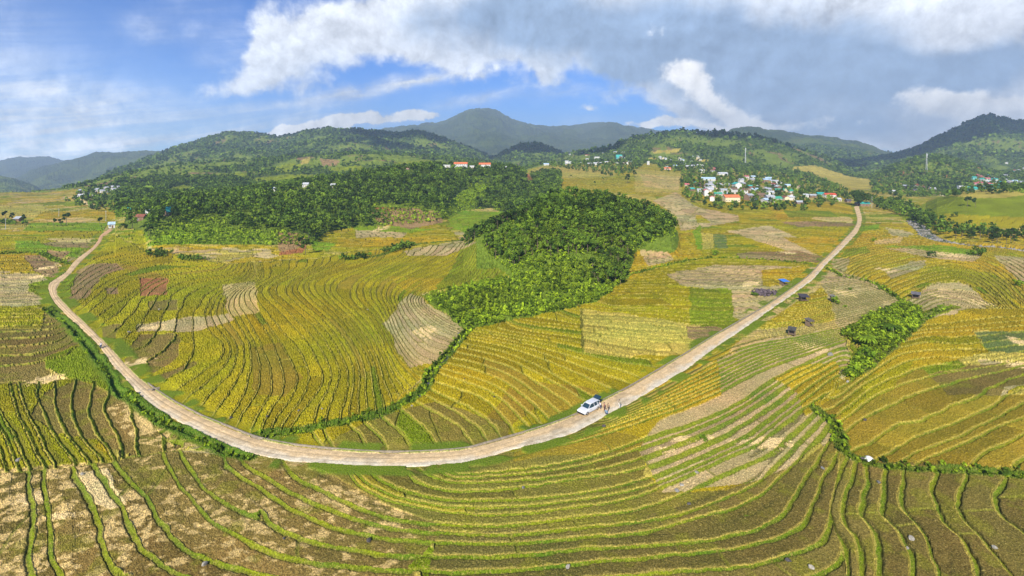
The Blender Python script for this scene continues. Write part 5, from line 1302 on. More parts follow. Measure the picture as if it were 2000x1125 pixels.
# ---- smooth lofted body helper
def loft(sections, m, name, close=True, smooth=False):
    """sections: list of rings (same count) -> skin"""
    b = MB(); n = len(sections[0]); vs = [p for s in sections for p in s]; fs = []
    for i in range(len(sections)-1):
        for k in range(n):
            fs.append((i*n+k, i*n+(k+1) % n, (i+1)*n+(k+1) % n, (i+1)*n+k))
    fs += [tuple(reversed(range(n))), tuple(range((len(sections)-1)*n, len(sections)*n))]
    b.add(vs, fs)
    return b.mesh(name, m, smooth)
def carring(x, w, z0, z1, tuck=.08):
    """cross section of the car at length x"""
    hw = w/2
    return [(x,-hw+.06,z0),(x,hw-.06,z0),(x,hw,z0+.18),(x,hw,z1-.22),(x,hw-tuck,z1-.05),(x,hw-tuck-.16,z1),(x,-hw+tuck+.16,z1),(x,-hw+tuck,z1-.05),(x,-hw,z1-.22),(x,-hw,z0+.18)]
def build_suv():
    paint = mat('silver_paint', (.68,.69,.70), .35, metal=.0, var=.04, spec=.6)
    glass = mat('car_glass', (.02,.05,.07), .08, var=.1, spec=.8)
    black = mat('black_rubber', (.02,.02,.02), .8, var=.2)
    chrome = mat('rim_metal', (.55,.55,.57), .3, metal=.8, var=.05)
    red = mat('tail_lamp', (.55,.03,.02), .3); lampm = mat('lamp_glass', (.85,.85,.82), .1, spec=.8)
    (x0, y0), (x1, y1) = world_pt(1131, 813), world_pt(1169, 793)
    cxx, cyy = (x0+x1)/2, (y0+y1)/2
    rz = math.atan2(y0-y1, x0-x1)
    t = thing('parked_car', (cxx, cyy, ground_z(cxx, cyy)+.1), rz, 'silver grey estate car parked on the dirt road with people standing at its open rear', 'car')
    s = 1.1
    t.scale = (s*1.04, s, s*.94)
    # body up to the waist line: bonnet in front (+x), boot at the back
    prof = [(-2.35,1.60,.42,.98),(-2.28,1.74,.30,1.08),(-1.5,1.80,.26,1.10),(-.2,1.80,.26,1.08),(.75,1.80,.26,1.06),(1.35,1.78,.26,1.02),(2.05,1.74,.28,.92),(2.33,1.62,.34,.80),(2.40,1.45,.42,.70)]
    put('body', loft([carring(*p) for p in prof], paint, 'car_body', smooth=False), t)
    def cab(x, w, z): return [(x,-w/2,1.03),(x,w/2,1.03),(x,w/2-.13,z-.08),(x,w/2-.22,z),(x,-w/2+.22,z),(x,-w/2+.13,z-.08)]
    gl = [(-2.20,1.66,1.30),(-1.95,1.66,1.60),(-1.0,1.68,1.66),(.2,1.68,1.64),(.45,1.66,1.52),(.80,1.62,1.28),(1.12,1.60,1.06)]
    put('window', loft([cab(*p) for p in gl], glass, 'car_windows'), t)
    r = MB()
    # roof panel and pillars over the glass
    R = [(-2.00,1.30,1.64),(-1.0,1.34,1.70),(.15,1.32,1.68),(.40,1.26,1.60)]
    vs = []
    for (x, w, z) in R: vs += [(x,-w/2,z-.03),(x,w/2,z-.03),(x,w/2-.08,z+.02),(x,-w/2+.08,z+.02)]
    fs = [(3,2,1,0)]+[f for i in range(3) for f in ((i*4,i*4+1,i*4+5,i*4+4),(i*4+1,i*4+2,i*4+6,i*4+5),(i*4+2,i*4+3,i*4+7,i*4+6),(i*4+3,i*4,i*4+4,i*4+7))]+[(12,13,14,15)]
    r.add(vs, fs)
    for sy in (-1, 1):
        r.tube([(.42,sy*.66,1.60),(1.14,sy*.79,1.04)], .045, 5)
        r.tube([(-.45,sy*.74,1.62),(-.50,sy*.85,1.05)], .04, 5)
        r.tube([(-1.35,sy*.74,1.62),(-1.42,sy*.85,1.05)], .05, 5)
        r.tube([(-2.02,sy*.68,1.60),(-2.25,sy*.82,1.04)], .06, 5)
        r.tube([(-1.9,sy*.56,1.74),(.1,sy*.56,1.74)], .025, 5)
    put('roof', r.mesh('car_roof', paint), t)
    for (xx, sy) in ((1.45,-1),(1.45,1),(-1.45,-1),(-1.45,1)):
        ty = MB().tube([(xx,sy*.68,.33),(xx,sy*.90,.33)], .33, 18)
        wh = put('wheel', ty.mesh('car_tyre', black), t)
        put('rim', MB().tube([(xx,sy*.895,.33),(xx,sy*.915,.33)], .20, 12).mesh('car_rim', chrome), wh)
    for sy in (-1, 1):
        put('headlight', MB().box(2.20,2.37,sy*.62-.16,sy*.62+.16,.66,.80).mesh('car_headlight', lampm), t)
        put('tail_light', MB().box(-2.37,-2.25,sy*.74-.09,sy*.74+.09,.75,1.05).mesh('car_taillight', red), t)
        put('mirror', MB().box(.78,.92,sy*.98-.12,sy*.98+.12,1.03,1.18).mesh('car_mirror', paint), t)
    put('bumper', MB().box(2.25,2.46,-.80,.80,.34,.55).mesh('car_bumper', black), t)
    # lifted tailgate
    tg = MB(); tg.add([(-2.02,-.70,1.68),(-2.02,.70,1.68),(-2.80,.68,2.02),(-2.80,-.68,2.02),(-2.02,-.70,1.74),(-2.02,.70,1.74),(-2.80,.68,2.08),(-2.80,-.68,2.08)],[(3,2,1,0),(4,5,6,7),(0,1,5,4),(1,2,6,5),(2,3,7,6),(3,0,4,7)])
    put('tailgate', tg.mesh('car_tailgate', glass), t)
    return t
build_suv()

# ---- people: one skinned body each
def skin_mesh(name, verts, edges, radii, matr, root=0, sub=1):
    me = bpy.data.meshes.new(name); me.from_pydata(verts, edges, [])
    o = bpy.data.objects.new(name, me); COL.objects.link(o)
    m = o.modifiers.new('skin', 'SKIN'); m.use_smooth_shade = True
    for i, v in enumerate(me.skin_vertices[0].data):
        r = radii[i]; v.radius = (r, r) if not isinstance(r, tuple) else r; v.use_root = (i == root)
    s = o.modifiers.new('sub', 'SUBSURF'); s.levels = sub; s.render_levels = sub
    dg = bpy.context.evaluated_depsgraph_get(); ev = o.evaluated_get(dg)
    out = bpy.data.meshes.new_from_object(ev); out.name = name
    bpy.data.objects.remove(o); bpy.data.meshes.remove(me)
    out.materials.clear(); out.materials.append(matr)
    return out
def build_person(x, y, rz, shirt, pants, label, pose='stand', hair=(.02,.015,.01), z=None, hat=None):
    skinm = mat('skin', (.42,.25,.16), .6, var=.08)
    sm = mat('cloth_%d%d%d' % tuple(int(c*99) for c in shirt), shirt, .9, var=.12, scale=8)
    pm = mat('cloth_%d%d%d' % tuple(int(c*99) for c in pants), pants, .9, var=.12, scale=8)
    hm = mat('hair_%d' % int(hair[0]*999), hair, .7)
    z = ground_z(x, y)+.06 if z is None else z
    t = thing('person', (x, y, z), rz, label, 'person')
    sit = pose in ('ride', 'crouch')
    hip = {'stand': .92, 'crouch': .38, 'ride': .86, 'lean': .90}[pose]
    # torso line
    lean = {'stand': .02, 'crouch': .22, 'ride': .10, 'lean': .22}[pose]
    P = dict(pel=(0,0,hip), sp=(lean*.35,0,hip+.24), ch=(lean*.75,0,hip+.42), nk=(lean,0,hip+.57), hd=(lean+.02,0,hip+.66), tp=(lean+.02,0,hip+.80))
    for s, k in ((1,'l'),(-1,'r')):
        P['sh'+k] = (lean*.85, s*.19, hip+.50)
        if pose == 'ride': P['el'+k] = (lean+.20, s*.25, hip+.30); P['wr'+k] = (lean+.42, s*.24, hip+.28)
        elif pose == 'crouch': P['el'+k] = (lean+.25, s*.24, hip+.22); P['wr'+k] = (lean+.42, s*.12, hip+.12)
        elif s > 0: P['el'+k] = (lean+.05, s*.26, hip+.22); P['wr'+k] = (lean+.22, s*.20, hip+.12)
        else: P['el'+k] = (lean-.02, s*.27, hip+.22); P['wr'+k] = (lean+.03, s*.28, hip-.03)
        P['ha'+k] = tuple(a+(a-b)*.30 for a, b in zip(P['wr'+k], P['el'+k]))
        P['hp'+k] = (0, s*.10, hip-.05)
        if pose == 'ride': P['kn'+k] = (.42, s*.20, hip-.14); P['an'+k] = (.28, s*.22, .34); P['ft'+k] = (.46, s*.23, .30)
        elif pose == 'crouch': P['kn'+k] = (.40, s*.18, .46); P['an'+k] = (.10, s*.14, .09); P['ft'+k] = (.30, s*.15, .05)
        else:
            st = .12*s
            P['kn'+k] = (.03+st*.6, s*.11, .50); P['an'+k] = (st-.02, s*.12, .09); P['ft'+k] = (st+.16, s*.14, .05)
    keys = list(P); ix = {k: i for i, k in enumerate(keys)}
    R = dict(pel=.13, sp=.115, ch=.135, nk=.055, hd=.09, tp=.085)
    for k in 'lr': R.update({'sh'+k: .065, 'el'+k: .042, 'wr'+k: .03, 'ha'+k: .035, 'hp'+k: .095, 'kn'+k: .06, 'an'+k: .042, 'ft'+k: .04})
    E = [('pel','sp'),('sp','ch'),('ch','nk'),('nk','hd'),('hd','tp')]
    for k in 'lr': E += [('ch','sh'+k),('sh'+k,'el'+k),('el'+k,'wr'+k),('wr'+k,'ha'+k),('pel','hp'+k),('hp'+k,'kn'+k),('kn'+k,'an'+k),('an'+k,'ft'+k)]
    body = skin_mesh('person_body', [P[k] for k in keys], [(ix[a], ix[b]) for a, b in E], [R[k] for k in keys], skinm)
    put('body', body, t)
    # shirt and trousers hug the body
    ks = ['ch','sp','pel','nk','shl','ell','shr','elr']; sx_ = {k: i for i, k in enumerate(ks)}
    nk2 = dict(P); nk2['nk'] = tuple(a*.6+b*.4 for a, b in zip(P['nk'], P['ch']))
    put('shirt', skin_mesh('person_shirt', [nk2[k] for k in ks], [(0,1),(1,2),(0,3),(0,4),(4,5),(0,6),(6,7)], [.155,.135,.14,.08,.08,.058,.08,.058], sm), t)
    kt = ['pel','hpl','knl','anl','hpr','knr','anr']
    put('trousers', skin_mesh('person_trousers', [P[k] for k in kt], [(0,1),(1,2),(2,3),(0,4),(4,5),(5,6)], [.15,.11,.08,.058,.11,.08,.058], pm), t)
    hx, hz = P['tp'][0], P['tp'][2]
    b = MB()
    n = 10
    for i in range(4):
        a = i/3*1.45
    rings = []
    for i in range(5):
        a = i/4*1.5
        rings.append([(hx-.02+math.cos(a)*.112*math.cos(q*2*math.pi/n), math.cos(a)*.105*math.sin(q*2*math.pi/n), hz-.06+math.sin(a)*.13) for q in range(n)])
    vs = [p for r_ in rings for p in r_]; fs = [(i*n+q, i*n+(q+1) % n, (i+1)*n+(q+1) % n, (i+1)*n+q) for i in range(4) for q in range(n)]+[tuple(range(4*n, 5*n))]
    b.add(vs, fs)
    put('hair', b.mesh('person_hair', hm, True), t)
    # face: nose and eyes
    fz = P['hd'][2]+.03
    put('nose', MB().add([(hx+.085,-.016,fz-.03),(hx+.085,.016,fz-.03),(hx+.118,0,fz-.025),(hx+.088,0,fz+.03)],[(0,1,2),(1,3,2),(3,0,2),(0,3,1)]).mesh('person_nose', skinm), t)
    for s in (-1, 1):
        put('eye', MB().box(hx+.080, hx+.094, s*.034-.012, s*.034+.012, fz+.03, fz+.045).mesh('person_eye', hm), t)
    # fingers and thumb on each hand
    for k in 'lr':
        h0 = Vector(P['ha'+k]); d = (Vector(P['ha'+k])-Vector(P['wr'+k])).normalized(); sd_ = d.cross(Vector((0,0,1)))
        sd_ = sd_.normalized() if sd_.length > .1 else Vector((0,1,0))
        up_ = sd_.cross(d)
        fb = MB()
        for q, L in enumerate((.060,.070,.066,.052)):
            o_ = h0+sd_*(q-1.5)*.017+d*.015
            fb.tube([o_, o_+d*L*.55-up_*.004, o_+d*L*.9-up_*.026], [.009,.008,.006], 5)
        o_ = h0-d*.02-sd_*.028
        fb.tube([o_, o_-sd_*.022+d*.025, o_-sd_*.018+d*.05-up_*.012], [.010,.009,.007], 5)
        put('fingers', fb.mesh('person_fingers', skinm), t)
    return t
def wp(u, v): return world_pt(u, v)
px_, py_ = wp(1173, 800); build_person(px_, py_, radians(215), (.72,.74,.80), (.05,.06,.12), 'person in a white shirt and dark blue trousers at the open rear of the car', 'lean')
px_, py_ = wp(1180.5, 803); build_person(px_, py_, radians(190), (.30,.10,.07), (.10,.04,.04), 'person in a dark red shirt standing behind the silver car', 'stand')
px_, py_ = wp(1188, 804); build_person(px_, py_, radians(200), (.34,.22,.12), (.16,.12,.08), 'person in a brown jacket standing on the road just right of the car group', 'stand')
px_, py_ = wp(1185.5, 811); build_person(px_, py_, radians(120), (.10,.30,.48), (.06,.09,.14), 'person in a blue shirt crouching on the road in front of the others', 'crouch')
px_, py_ = wp(1210, 800); build_person(px_, py_, radians(230), (.30,.32,.24), (.62,.60,.55), 'person in grey green shirt and pale trousers, alone on the road', 'stand')

def build_motorbike(u, v, rz, label):
    bodym = mat('bike_paint', (.10,.20,.42), .35, var=.05, spec=.6); black = mat('black_rubber', (.02,.02,.02)); met = mat('rim_metal', (.5,.5,.5))
    x, y = wp(u, v)
    t = thing('motorbike', (x, y, ground_z(x, y)+.08), rz, label, 'motorbike')
    for xx in (-.62, .62):
        b = MB(); n = 16
        ring = [(xx+math.cos(a)*.28, 0, .30+math.sin(a)*.28) for a in [i*2*math.pi/n for i in range(n+1)]]
        b.tube(ring, .045, 6, cap=False)
        w = put('wheel', b.mesh('bike_tyre', black), t)
        sp = MB()
        for i in range(5):
            a = i*math.pi/5
            sp.tube([(xx+math.cos(a)*.26,0,.30+math.sin(a)*.26),(xx-math.cos(a)*.26,0,.30-math.sin(a)*.26)], .008, 4)
        put('spokes', sp.mesh('bike_spokes', met), w)
    put('frame', MB().tube([(-.62,.05,.30),(-.25,.06,.42),(.15,.06,.40),(.42,.03,.72),(.62,.05,.30)], .035, 6).mesh('bike_frame', met), t)
    put('engine', MB().box(-.22,.16,-.11,.11,.22,.48).mesh('bike_engine', met), t)
    put('fairing', loft([[(.50,-.14,.45),(.50,.14,.45),(.44,.12,.92),(.44,-.12,.92)],[(.28,-.12,.42),(.28,.12,.42),(.30,.08,.86),(.30,-.08,.86)],[(-.30,-.12,.50),(-.30,.12,.50),(-.30,.09,.70),(-.30,-.09,.70)],[(-.72,-.07,.66),(-.72,.07,.66),(-.72,.05,.76),(-.72,-.05,.76)]], bodym, 'bike_fairing'), t)
    put('seat', MB().box(-.62,.02,-.12,.12,.72,.80).mesh('bike_seat', black), t)
    put('handlebar', MB().tube([(.34,-.34,1.02),(.42,-.12,.98),(.42,.12,.98),(.34,.34,1.02)], .018, 6).mesh('bike_bar', black), t)
    put('headlight', MB().tube([(.46,0,.90),(.54,0,.89)], .07, 10).mesh('bike_lamp', mat('lamp_glass', (.85,.85,.82))), t)
    return t
bk = build_motorbike(197, 681, radians(125), 'small blue motorbike ridden along the left arm of the dirt road')
build_person(bk.location.x, bk.location.y, radians(125), (.70,.70,.72), (.10,.12,.18), 'person in a pale shirt riding the small motorbike on the left arm of the road', 'ride', z=bk.location.z-.02)

# ---- field huts: four posts, sheet roof, open front
def field_hut(u, v, w, d, roofrgb, rz, label, h=2.0):
    x, y = wp(u, v)
    t = thing('field_hut', (x, y, ground_z(x, y)+.1), radians(rz), label, 'hut')
    wm = mat('hut_wood', (.20,.14,.09), .9); rm = mat('sheet_%d%d' % (int(roofrgb[0]*99), int(roofrgb[2]*99)), roofrgb, .7, var=.35, scale=1.5)
    for sx_ in (-1, 1):
        for sy_ in (-1, 1):
            put('post', MB().tube([(sx_*w*.42, sy_*d*.40, -.5), (sx_*w*.42, sy_*d*.40, h-(.35 if sy_ < 0 else 0)-.03)], .06, 6).mesh('hut_post', wm), t)
    r = MB(); a, b_ = w*.56, d*.58
    r.add([(-a,-b_,h-.42),(a,-b_,h-.42),(a,b_,h+.08),(-a,b_,h+.08),(-a,-b_,h-.36),(a,-b_,h-.36),(a,b_,h+.14),(-a,b_,h+.14)],[(3,2,1,0),(4,5,6,7),(0,1,5,4),(1,2,6,5),(2,3,7,6),(3,0,4,7)])
    for i in range(9):
        xx = -a+2*a*i/8.5
        r.add([(xx,-b_,h-.36),(xx+.06,-b_,h-.36),(xx+.06,b_,h+.14),(xx,b_,h+.14),(xx,-b_,h-.31),(xx+.06,-b_,h-.31),(xx+.06,b_,h+.19),(xx,b_,h+.19)],[(4,5,6,7),(0,4,7,3),(1,2,6,5)])
    put('roof', r.mesh('hut_roof', rm), t)
    wb = MB().box(-w*.40, w*.40, d*.36, d*.39, 0, h-.30).box(-w*.41, -w*.38, -d*.3, d*.355, 0, h-.5)
    put('wall', wb.mesh('hut_wall', wm), t)
    put('floor', MB().box(-w*.38, w*.38, -d*.36, d*.35, .25, .33).mesh('hut_floor', wm), t)
    return t
field_hut(1570, 590, 2.9, 2.8, (.07,.065,.075), -5, 'dark tarpaulin roofed field hut standing right beside the dirt road')
field_hut(1531, 558, 2.8, 2.6, (.06,.22,.62), 15, 'blue tarpaulin roofed field hut left of the dirt road')
field_hut(1547, 655, 1.9, 2.0, (.08,.08,.07), -35, 'small dark field hut between pale cut fields, left of the two lower ones')
field_hut(1581, 638, 1.9, 1.9, (.14,.12,.10), 20, 'small weathered field hut on the gold field edge, right of the two lower ones')
field_hut(1789, 583, 2.6, 2.4, (.16,.15,.16), -40, 'grey broken down field hut beside the striped stubble on the right')
field_hut(1627, 590, 1.6, 1.6, (.20,.19,.17), 10, 'tiny grey field hut beside a bush in the stubble right of the road')

# ---- stones, straw heaps, burnt heap
def rock(u, v, r, rgb, label, name='boulder', cat='boulder', flat=.7, mname=None):
    x, y = wp(u, v)
    rr = np.random.default_rng(int(u*7+v))
    n1_, n2_ = 10, 14
    b = MB(); vs = []
    for i in range(n1_+1):
        ph = math.pi*i/n1_
        for k in range(n2_):
            th = 2*math.pi*k/n2_
            q = np.array([math.sin(ph)*math.cos(th), math.sin(ph)*math.sin(th), math.cos(ph)])
            vs.append(q)
    V_ = np.array(vs)
    dirs = rr.normal(size=(9, 3)); dirs /= np.linalg.norm(dirs, axis=1)[:, None]
    cut = rr.uniform(.42, .85, 9)
    for dv_, c in zip(dirs, cut):
        p = V_@dv_; ex = np.maximum(p-c, 0); V_ = V_-ex[:, None]*dv_
    V_ = V_*np.array([1, rr.uniform(.65, .95), flat])*r
    fs = [(i*n2_+k, i*n2_+(k+1) % n2_, (i+1)*n2_+(k+1) % n2_, (i+1)*n2_+k) for i in range(n1_) for k in range(n2_)]
    b.add([tuple(p) for p in V_], fs)
    m = mat(mname or 'stone_%d' % int(rgb[0]*99), rgb, .9, var=.35, scale=2.5, bump=.05)
    o = put(name, b.mesh(name, m), None, (x, y, ground_z(x, y)+r*flat*.45))
    o.rotation_euler = (0, 0, rr.uniform(0, 6))
    return tag(o, label, cat)
G_, L_, D_ = (.20,.19,.17), (.33,.30,.24), (.085,.075,.07)
ROCKS = [(35,901,1.0,G_,'grey boulder in the yellow rice near the left edge'),(160,929,.7,L_,'pale boulder at the top of the straw strewn field bottom left'),
 (400,1104,.9,L_,'pale boulder beside the green bund near the bottom, left of the centre'),(555,1053,.5,D_,'small dark rock in the straw strewn strip, left of the other dark one'),(719,1058,1.0,D_,'large dark rock in the straw strewn strip above the bottom bund'),
 (1022,956,.7,G_,'grey rock in the olive field below the middle of the road'),(1322,964,.9,G_,'grey boulder under the striped stubble, left of its white neighbour'),(1345,987,.7,D_,'dark rock in the brown field below the grey boulder'),
 (1361,925,.8,L_,'white boulder among the striped stubble'),(1331,950,.8,L_,'cream boulder at the lower rim of the striped stubble'),(907,744,.5,D_,'dark stone in the green rice right of the stream'),(718,607,.7,L_,'pale stone in the middle of the terraced bowl'),
 (913,681,.4,D_,'small dark stone in the rice beside the stream bend'),(911,741+0,.01,D_,None),(895,652,.9,G_,'grey stone heap at the point of the round stubble field'),(583,806,.7,G_,'grey boulder in the rice fan, left of the pale one'),(629,803,.6,L_,'pale boulder in the rice fan left of the stream'),
 (522,816,.6,D_,'dark boulder at the lower left of the rice fan'),(452,817,.8,D_,'dark boulder near the inner edge of the road bend'),(804,797,.6,L_,'pale stone on the bank of the stream'),(252,652,1.0,G_,'grey boulder left of the brown ploughed field'),(311,606,.8,L_,'pale blue stone in the small grey seed bed'),
 (1655,748,.9,L_,'pale boulder at the foot of the bright bushes on the right'),(1655,775-30,.01,G_,None),(1716,947,.9,G_,'grey boulder in the pinch of the bottom right terraces'),(1780,1056,.9,L_,'large pale boulder in the bottom right terraces'),(1772,1075,.6,L_,'smaller pale boulder just below the large pale one'),
 (1942,1074,.8,L_,'whitish boulder near the lower right corner'),(1583,1115,.9,L_,'long white boulder at the bottom edge, right of the centre'),(1607,918,.7,G_,'grey stone in the narrow terraces above the pinch'),(924,601,1.6,L_,'pale rock in the green weeds at the foot of the copse'),
 (1623,695,1.8,G_,'heap of purple grey stone in the stubble below the straw patch'),(1690,824,.8,D_,'dark stone in the orange rice on the right'),(1655,842,.01,G_,None),(965,778,.5,D_,'dark stone in the rice above the road bend'),(1180,835,.9,D_,'dark tuft covered rock on the gold field below the car'),
 (1110,1112,.8,L_,'pale flat stone near the bottom edge, below the centre'),(1540,1100,.8,D_,'dark stone left of the long white boulder at the bottom')]
for (u, v, r, c, lab) in ROCKS:
    if lab: rock(u, v, r*.5, c, lab)
# white sheet and stone by the right ditch
t = thing('tarpaulin_heap', (*wp(1696, 902), ground_z(*wp(1696, 902))+.1), .4, 'white and grey sheet thrown over a heap beside the right hand ditch', 'tarpaulin')
m_ = mat('white_sheet', (.74,.72,.68), .8, var=.1)
N_ = 12; vs = []
for i in range(N_):
    for k in range(N_):
        a, b_ = i/(N_-1)*2-1, k/(N_-1)*2-1
        vs.append((a*1.25, b_*.9, .75*max(0, 1-.6*a*a-.7*b_*b_)+.12*math.sin(a*9+b_*5)*(1-abs(a))+.03))
t.scale = (.6, .6, .6)
put('sheet', MB().add(vs, [(i*N_+k, (i+1)*N_+k, (i+1)*N_+k+1, i*N_+k+1) for i in range(N_-1) for k in range(N_-1)]).mesh('sheet', m_, True), t)
put('heap', MB().add([(x_*1.3-.2, y_*1.0+.3, z_*.6) for x_, y_, z_ in [(-1,-1,0),(1,-1,0),(1,1,0),(-1,1,0),(-.5,-.4,1),(.4,-.5,1.1),(.5,.4,.9),(-.4,.5,1)]], [(0,1,5,4),(1,2,6,5),(2,3,7,6),(3,0,4,7),(4,5,6,7)]).mesh('heap', mat('dark_heap', (.10,.09,.08))), t)
t = thing('burnt_heap', (*wp(1493, 577), ground_z(*wp(1493, 577))), 0, 'burnt purple grey heap of straw and ash beside the pale fields left of the road', 'ash heap')
bh = np.random.default_rng(3)
q = crown_arrays(bh, 420, .9, 4.2, 0, leaf=1.1, lumps=9)*np.array([1, .55, 1]); put('ash', quads_mesh('ash', q, mat('ash', (.11,.085,.095), .95)), t)
q = crown_arrays(bh, 90, .9, 1.6, 0, leaf=.5)*np.array([1, .8, 1])+np.array([-4.2, -1.0, 0]); put('weeds', quads_mesh('heap_weeds', q, M_LEAF), t)

# ---- masts, poles
def lattice_mast(u, v, Yr, h, label, w=2.2):
    x, y = spot(u, v, *Yr)
    m = mat('mast_paint', (.70,.70,.70), .5, metal=.2)
    t = thing('radio_mast', (x, y, ground_z(x, y)-.5), .3, label, 'mast')
    n = 12
    for k in range(3):
        a = k*2.094
        put('leg', MB().tube([(math.cos(a)*w*.6, math.sin(a)*w*.6, 0), (math.cos(a)*w*.16, math.sin(a)*w*.16, h)], .22, 5).mesh('mast_leg', m), t)
    b = MB()
    for i in range(n):
        z0, z1 = h*i/n, h*(i+1)/n
        r0, r1 = w*(.6-.44*i/n), w*(.6-.44*(i+1)/n)
        for k in range(3):
            a, c = k*2.094, (k+1)*2.094
            b.tube([(math.cos(a)*r0, math.sin(a)*r0, z0), (math.cos(c)*r1, math.sin(c)*r1, z1)], .10, 4)
            b.tube([(math.cos(a)*r1, math.sin(a)*r1, z1), (math.cos(c)*r1, math.sin(c)*r1, z1)], .10, 4)
    put('bracing', b.mesh('mast_bracing', m), t)
    d = MB()
    for zz in (.82, .9, .96): d.tube([(.7, -.5, h*zz), (.7, -.9, h*zz)], .8, 10)
    put('antenna', d.mesh('mast_antenna', mat('antenna_white', (.8,.8,.8))), t)
    return t
lattice_mast(1456, 322, (1000, 2200), 46, 'tall white lattice mast above the large village', 3.0)
lattice_mast(1810, 338, (950, 1450), 42, 'tall pale lattice mast on the wooded hill beside the right hand town', 3.0)
def pole(u, v, h, label, Yr=(200, 1200)):
    x, y = spot(u, v, *Yr)
    m = mat('pole_concrete', (.45,.43,.38), .9)
    t = thing('utility_pole', (x, y, ground_z(x, y)-.3), random.uniform(-.3, .3), label, 'pole')
    put('post', MB().tube([(0,0,0),(0,0,h)], [.20,.13], 8).mesh('pole_post', m), t)
    put('crossarm', MB().box(-1.0,1.0,-.08,.08,h-.9,h-.75).mesh('pole_arm', m), t)
    ins = MB()
    for a in (-.9, -.3, .3, .9): ins.tube([(a,0,h-.75),(a,0,h-.5)], .06, 6)
    put('insulators', ins.mesh('pole_insulators', mat('ceramic', (.3,.15,.08))), t)
pole(1703, 407, 13, 'tall utility pole right of the great round tree at the road end')
pole(11, 448, 9, 'utility pole beside the tree line at the left edge')
pole(115, 424, 8, 'utility pole in the yellow fields left of the left road, leftmost of the pair')
pole(207, 433, 10, 'utility pole near the pale blue roofed house on the left')
pole(1088, 321, 14, 'utility pole at the left end of the hilltop village', (850, 1300))

# ---- single trees and shrubs
def at(u, v, Yr=(60, 1300)):
    x, y = spot(u, v, *Yr)
    return x, y
x, y = at(1681, 403, (400, 900)); K_BIG.plant(x, y, 'great dark round tree at the top end of the dirt road', scale=1.0)
x, y = at(1367, 393, (400, 900)); K_CONE.plant(x, y, 'bright green cone shaped tree left of the pink roofed houses', 'tree')
SING = [(1225,358,K_DARK,1.6,(500,1240),'dense round tree in the middle of the upper rice fields'),(1183,347,K_DARK,1.1,(500,1240),'dark round tree in the upper rice field below the hilltop village'),(1162,362,K_DARK,.9,(500,1240),'slender dark tree standing alone below the left of the upper rice field'),
 (1177,353,K_COPSE,.8,(500,1240),'small olive tree beside the slender dark tree'),(1240,346,K_DARK,1.3,(500,1240),'dark tree right of the dense round tree in the upper fields'),(1215,330,K_DARK,1.4,(700,1240),'dark tree below the teal steep roofed house'),(1235,333,K_DARK,1.5,(700,1240),'broad dark tree at the corner of the upper rice fields'),
 (1398,499,K_SHRUB,1.3,(150,500),'bright bush on the dark bund in the middle right fields'),(597,498,K_DARK,.9,(200,420),'single dark bush standing before the reddish bank'),(1990,560,K_SHRUB,1.2,(100,400),'bright bush in the gully near the right edge'),
 (1706,473,K_SHRUB,1.0,(200,500),'small bush in the gold rice near the upper right'),(1908,500,K_SHRUB,2.2,(200,500),'pale green tall bush at the end of the green strip on the right'),(1820,506,K_DSHRUB,.8,(200,500),'dark bush on the stubble edge at the right'),(1634,593,K_SHRUB,.9,(120,400),'bush beside the tiny grey hut right of the road'),
 (1660,566,K_SHRUB,.5,(120,400),'low bush on the straw pile right of the road'),(1720,566,K_SHRUB,.6,(120,400),'low bush in the stubble near the dark bund line'),(1375,862,K_SHRUB,.5,(60,200),'small bush in the striped stubble below the gold fields'),(1650,600,K_SHRUB,.4,(100,300),'very small bush in the stubble right of the road'),
 (1890,404,K_DARK,1.2,(380,700),'dark tree clump on the grassy mound at the right, left one'),(1905,405,K_DARK,1.0,(380,700),'dark tree clump on the grassy mound at the right, right one'),(1865,425,K_DSHRUB,1.0,(300,700),'dark bush on the yellow field beneath the grassy mound'),
 (105,443,K_DARK,.7,(300,600),'dark tree of the small clump in the green fields at the left, leftmost'),(118,442,K_DARK,.8,(300,600),'dark tree in the middle of the small clump in the green fields at the left'),(130,440,K_DARK,.9,(300,600),'dark tree of the small clump in the green fields at the left, rightmost'),
 (195,442,K_DARK,.8,(300,600),'dark tree just left of the pale blue roofed house'),(250,434,K_COPSE,1.2,(300,560),'leafy tree behind the pale blue roofed house'),(258,448,K_COPSE,1.4,(300,560),'round green tree between the road and the rust roofed house'),(240,450,K_DSHRUB,1.2,(300,560),'dark bush right of the pale blue roofed house'),
 (10,430,K_DARK,1.0,(300,600),'dark tree in the row at the left edge, nearest the frame'),(22,432,K_DARK,.9,(300,600),'dark tree in the row at the left edge, second from the frame'),(45,436,K_DARK,.8,(300,600),'dark tree at the right end of the row at the left edge'),(1115,345,K_DSHRUB,.8,(600,1240),'dark bush in the upper rice fields left of the others'),
 (990,440,K_DSHRUB,1.4,(250,500),'dark bush on the left shoulder of the copse'),(962,452,K_DSHRUB,1.2,(250,500),'dark bush at the left tip of the copse')]
for (u, v, K, s, Yr, lab) in SING:
    x, y = at(u, v, Yr)
    K.plant(x, y, lab, 'tree' if K in (K_DARK, K_COPSE) else 'bush', scale=s)
